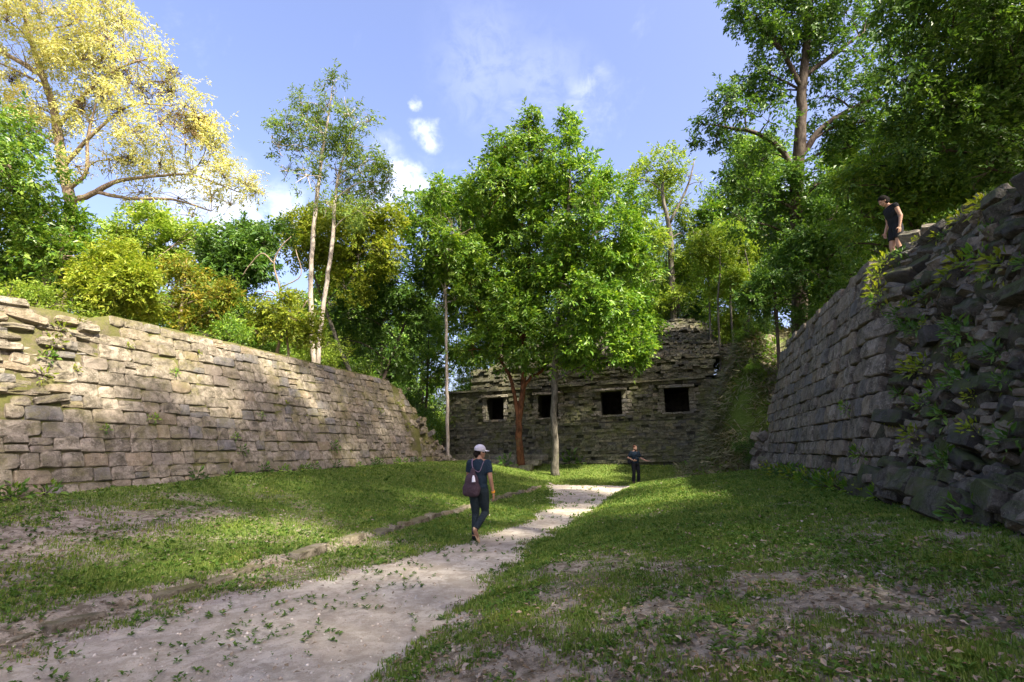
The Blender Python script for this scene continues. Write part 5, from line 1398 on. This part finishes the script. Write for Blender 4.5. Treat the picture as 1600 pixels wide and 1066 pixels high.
# 2: facing the viewer at the end of the path
p2 = np.array((*W(*SPc(*atz(994, 756, .05)[:2])), 0)); RZ2 = R(205)
J2 = dict(head=(0, .03, 1.60), hd=(R(14), R(-3)), neck=(0, 0, 1.45), chest=(0, .01, 1.28), waist=(0, .03, 1.07), pelvis=(0, 0, .93), w=1.12,
          shL=(-.195, 0, 1.41), elL=(-.29, .05, 1.14), wrL=(-.45, .23, 1.03), handL=(-.7, .6, -.15), palmL=(.1, .2, 1),
          shR=(.195, 0, 1.41), elR=(.32, -.08, 1.17), wrR=(.20, .14, 1.05), handR=(-.8, .6, -.1), palmR=(-.3, -.6, .3),
          hipL=(-.10, 0, .88), knL=(-.13, .05, .48), anL=(-.14, 0, .085), toeL=(-.16, .15, .035), hipR=(.10, 0, .88), knR=(.115, .03, .48), anR=(.125, -.03, .085), toeR=(.16, .12, .035))
def b2(root, J, q, Rm):
    shirt(root, J, NAVY, .8, 1.12); trousers(root, J, BLACK, 1.0, 1.1, flare=1.25); shoe(root, J, 'L', SHOE); shoe(root, J, 'R', SHOE)
    mb = MB(); ball(mb, q(0, -.022, .045), (.082, .095, .088), 14, Rm); link('hair', fuse('hair', mb, .009, 2, .5), HAIR_R, root)
    mb = MB(); ball(mb, q(0, .052, -.090), (.058, .046, .044), 12, Rm); ball(mb, q(.05, .02, -.06), (.018, .03, .04), 8, Rm); ball(mb, q(-.05, .02, -.06), (.018, .03, .04), 8, Rm); link('beard', fuse('beard', mb, .009, 2, .5), HAIR_R, root)
pb = person('bearded person in a navy shirt gesturing with open arms where the path ends', (p2[0], p2[1], Hz(p2[0], p2[1])), RZ2, J2, SKIN, b2)
bb = empty('shoulder_bag', pb.location, RZ2); tag(bb, 'small black shoulder bag at the hip of the bearded person', 'bag')
mb = MB(); ball(mb, (.27, -.06, .98), (.05, .13, .12), 12); link('pouch', fuse('pouch', mb, .012, 2, .5), BLACK, bb)
mb = MB(); mb.tube(smooth_poly([(.25, -.06, 1.08), (.10, -.15, 1.28), (-.11, -.07, 1.47), (-.10, .09, 1.44), (.12, .16, 1.18), (.25, .05, 1.05)], 4), [.012] * 21, 6); link('strap', mb.mesh('strap', True), BLACK, bb)

# 3: standing on top of the right wall, looking down
p3 = W(12.75, 10.85); RZ3 = R(82)
J3 = dict(head=(0, .145, 1.545), hd=(0, R(-34)), neck=(0, .05, 1.42), chest=(0, .02, 1.25), waist=(0, -.01, 1.05), pelvis=(0, -.03, .90), w=.95, curl=.5,
          shL=(-.165, .01, 1.365), elL=(-.205, -.045, 1.09), wrL=(-.195, .01, .85), handL=(.02, .12, -1), palmL=(1, .1, 0),
          shR=(.165, .02, 1.365), elR=(.20, .0, 1.09), wrR=(.19, .10, .86), handR=(0, .15, -1), palmR=(-1, .1, 0),
          hipL=(-.085, -.02, .86), knL=(-.09, .02, .46), anL=(-.09, -.04, .085), toeL=(-.10, .11, .035), hipR=(.085, -.02, .86), knR=(.09, .06, .46), anR=(.09, .02, .085), toeR=(.10, .17, .035))
def b3(root, J, q, Rm):
    shirt(root, J, BLACK, .22, .95); trousers(root, J, BLACK, .62, .98, 'shorts'); shoe(root, J, 'L', SHOE); shoe(root, J, 'R', SHOE)
    mb = MB(); ball(mb, q(0, -.028, .048), (.090, .100, .090), 14, Rm); ball(mb, q(0, -.10, .0), (.065, .05, .065), 12, Rm); [ball(mb, q(sx * .062, -.03, -.03), (.028, .055, .065), 10, Rm) for sx in (-1, 1)]; link('hair', fuse('hair', mb, .009, 2, .5), HAIR, root)
person('dark haired person in black top and shorts standing on the right wall looking down', (p3[0], p3[1], Hz(*p3) + .0), RZ3, J3, SKIN, b3)
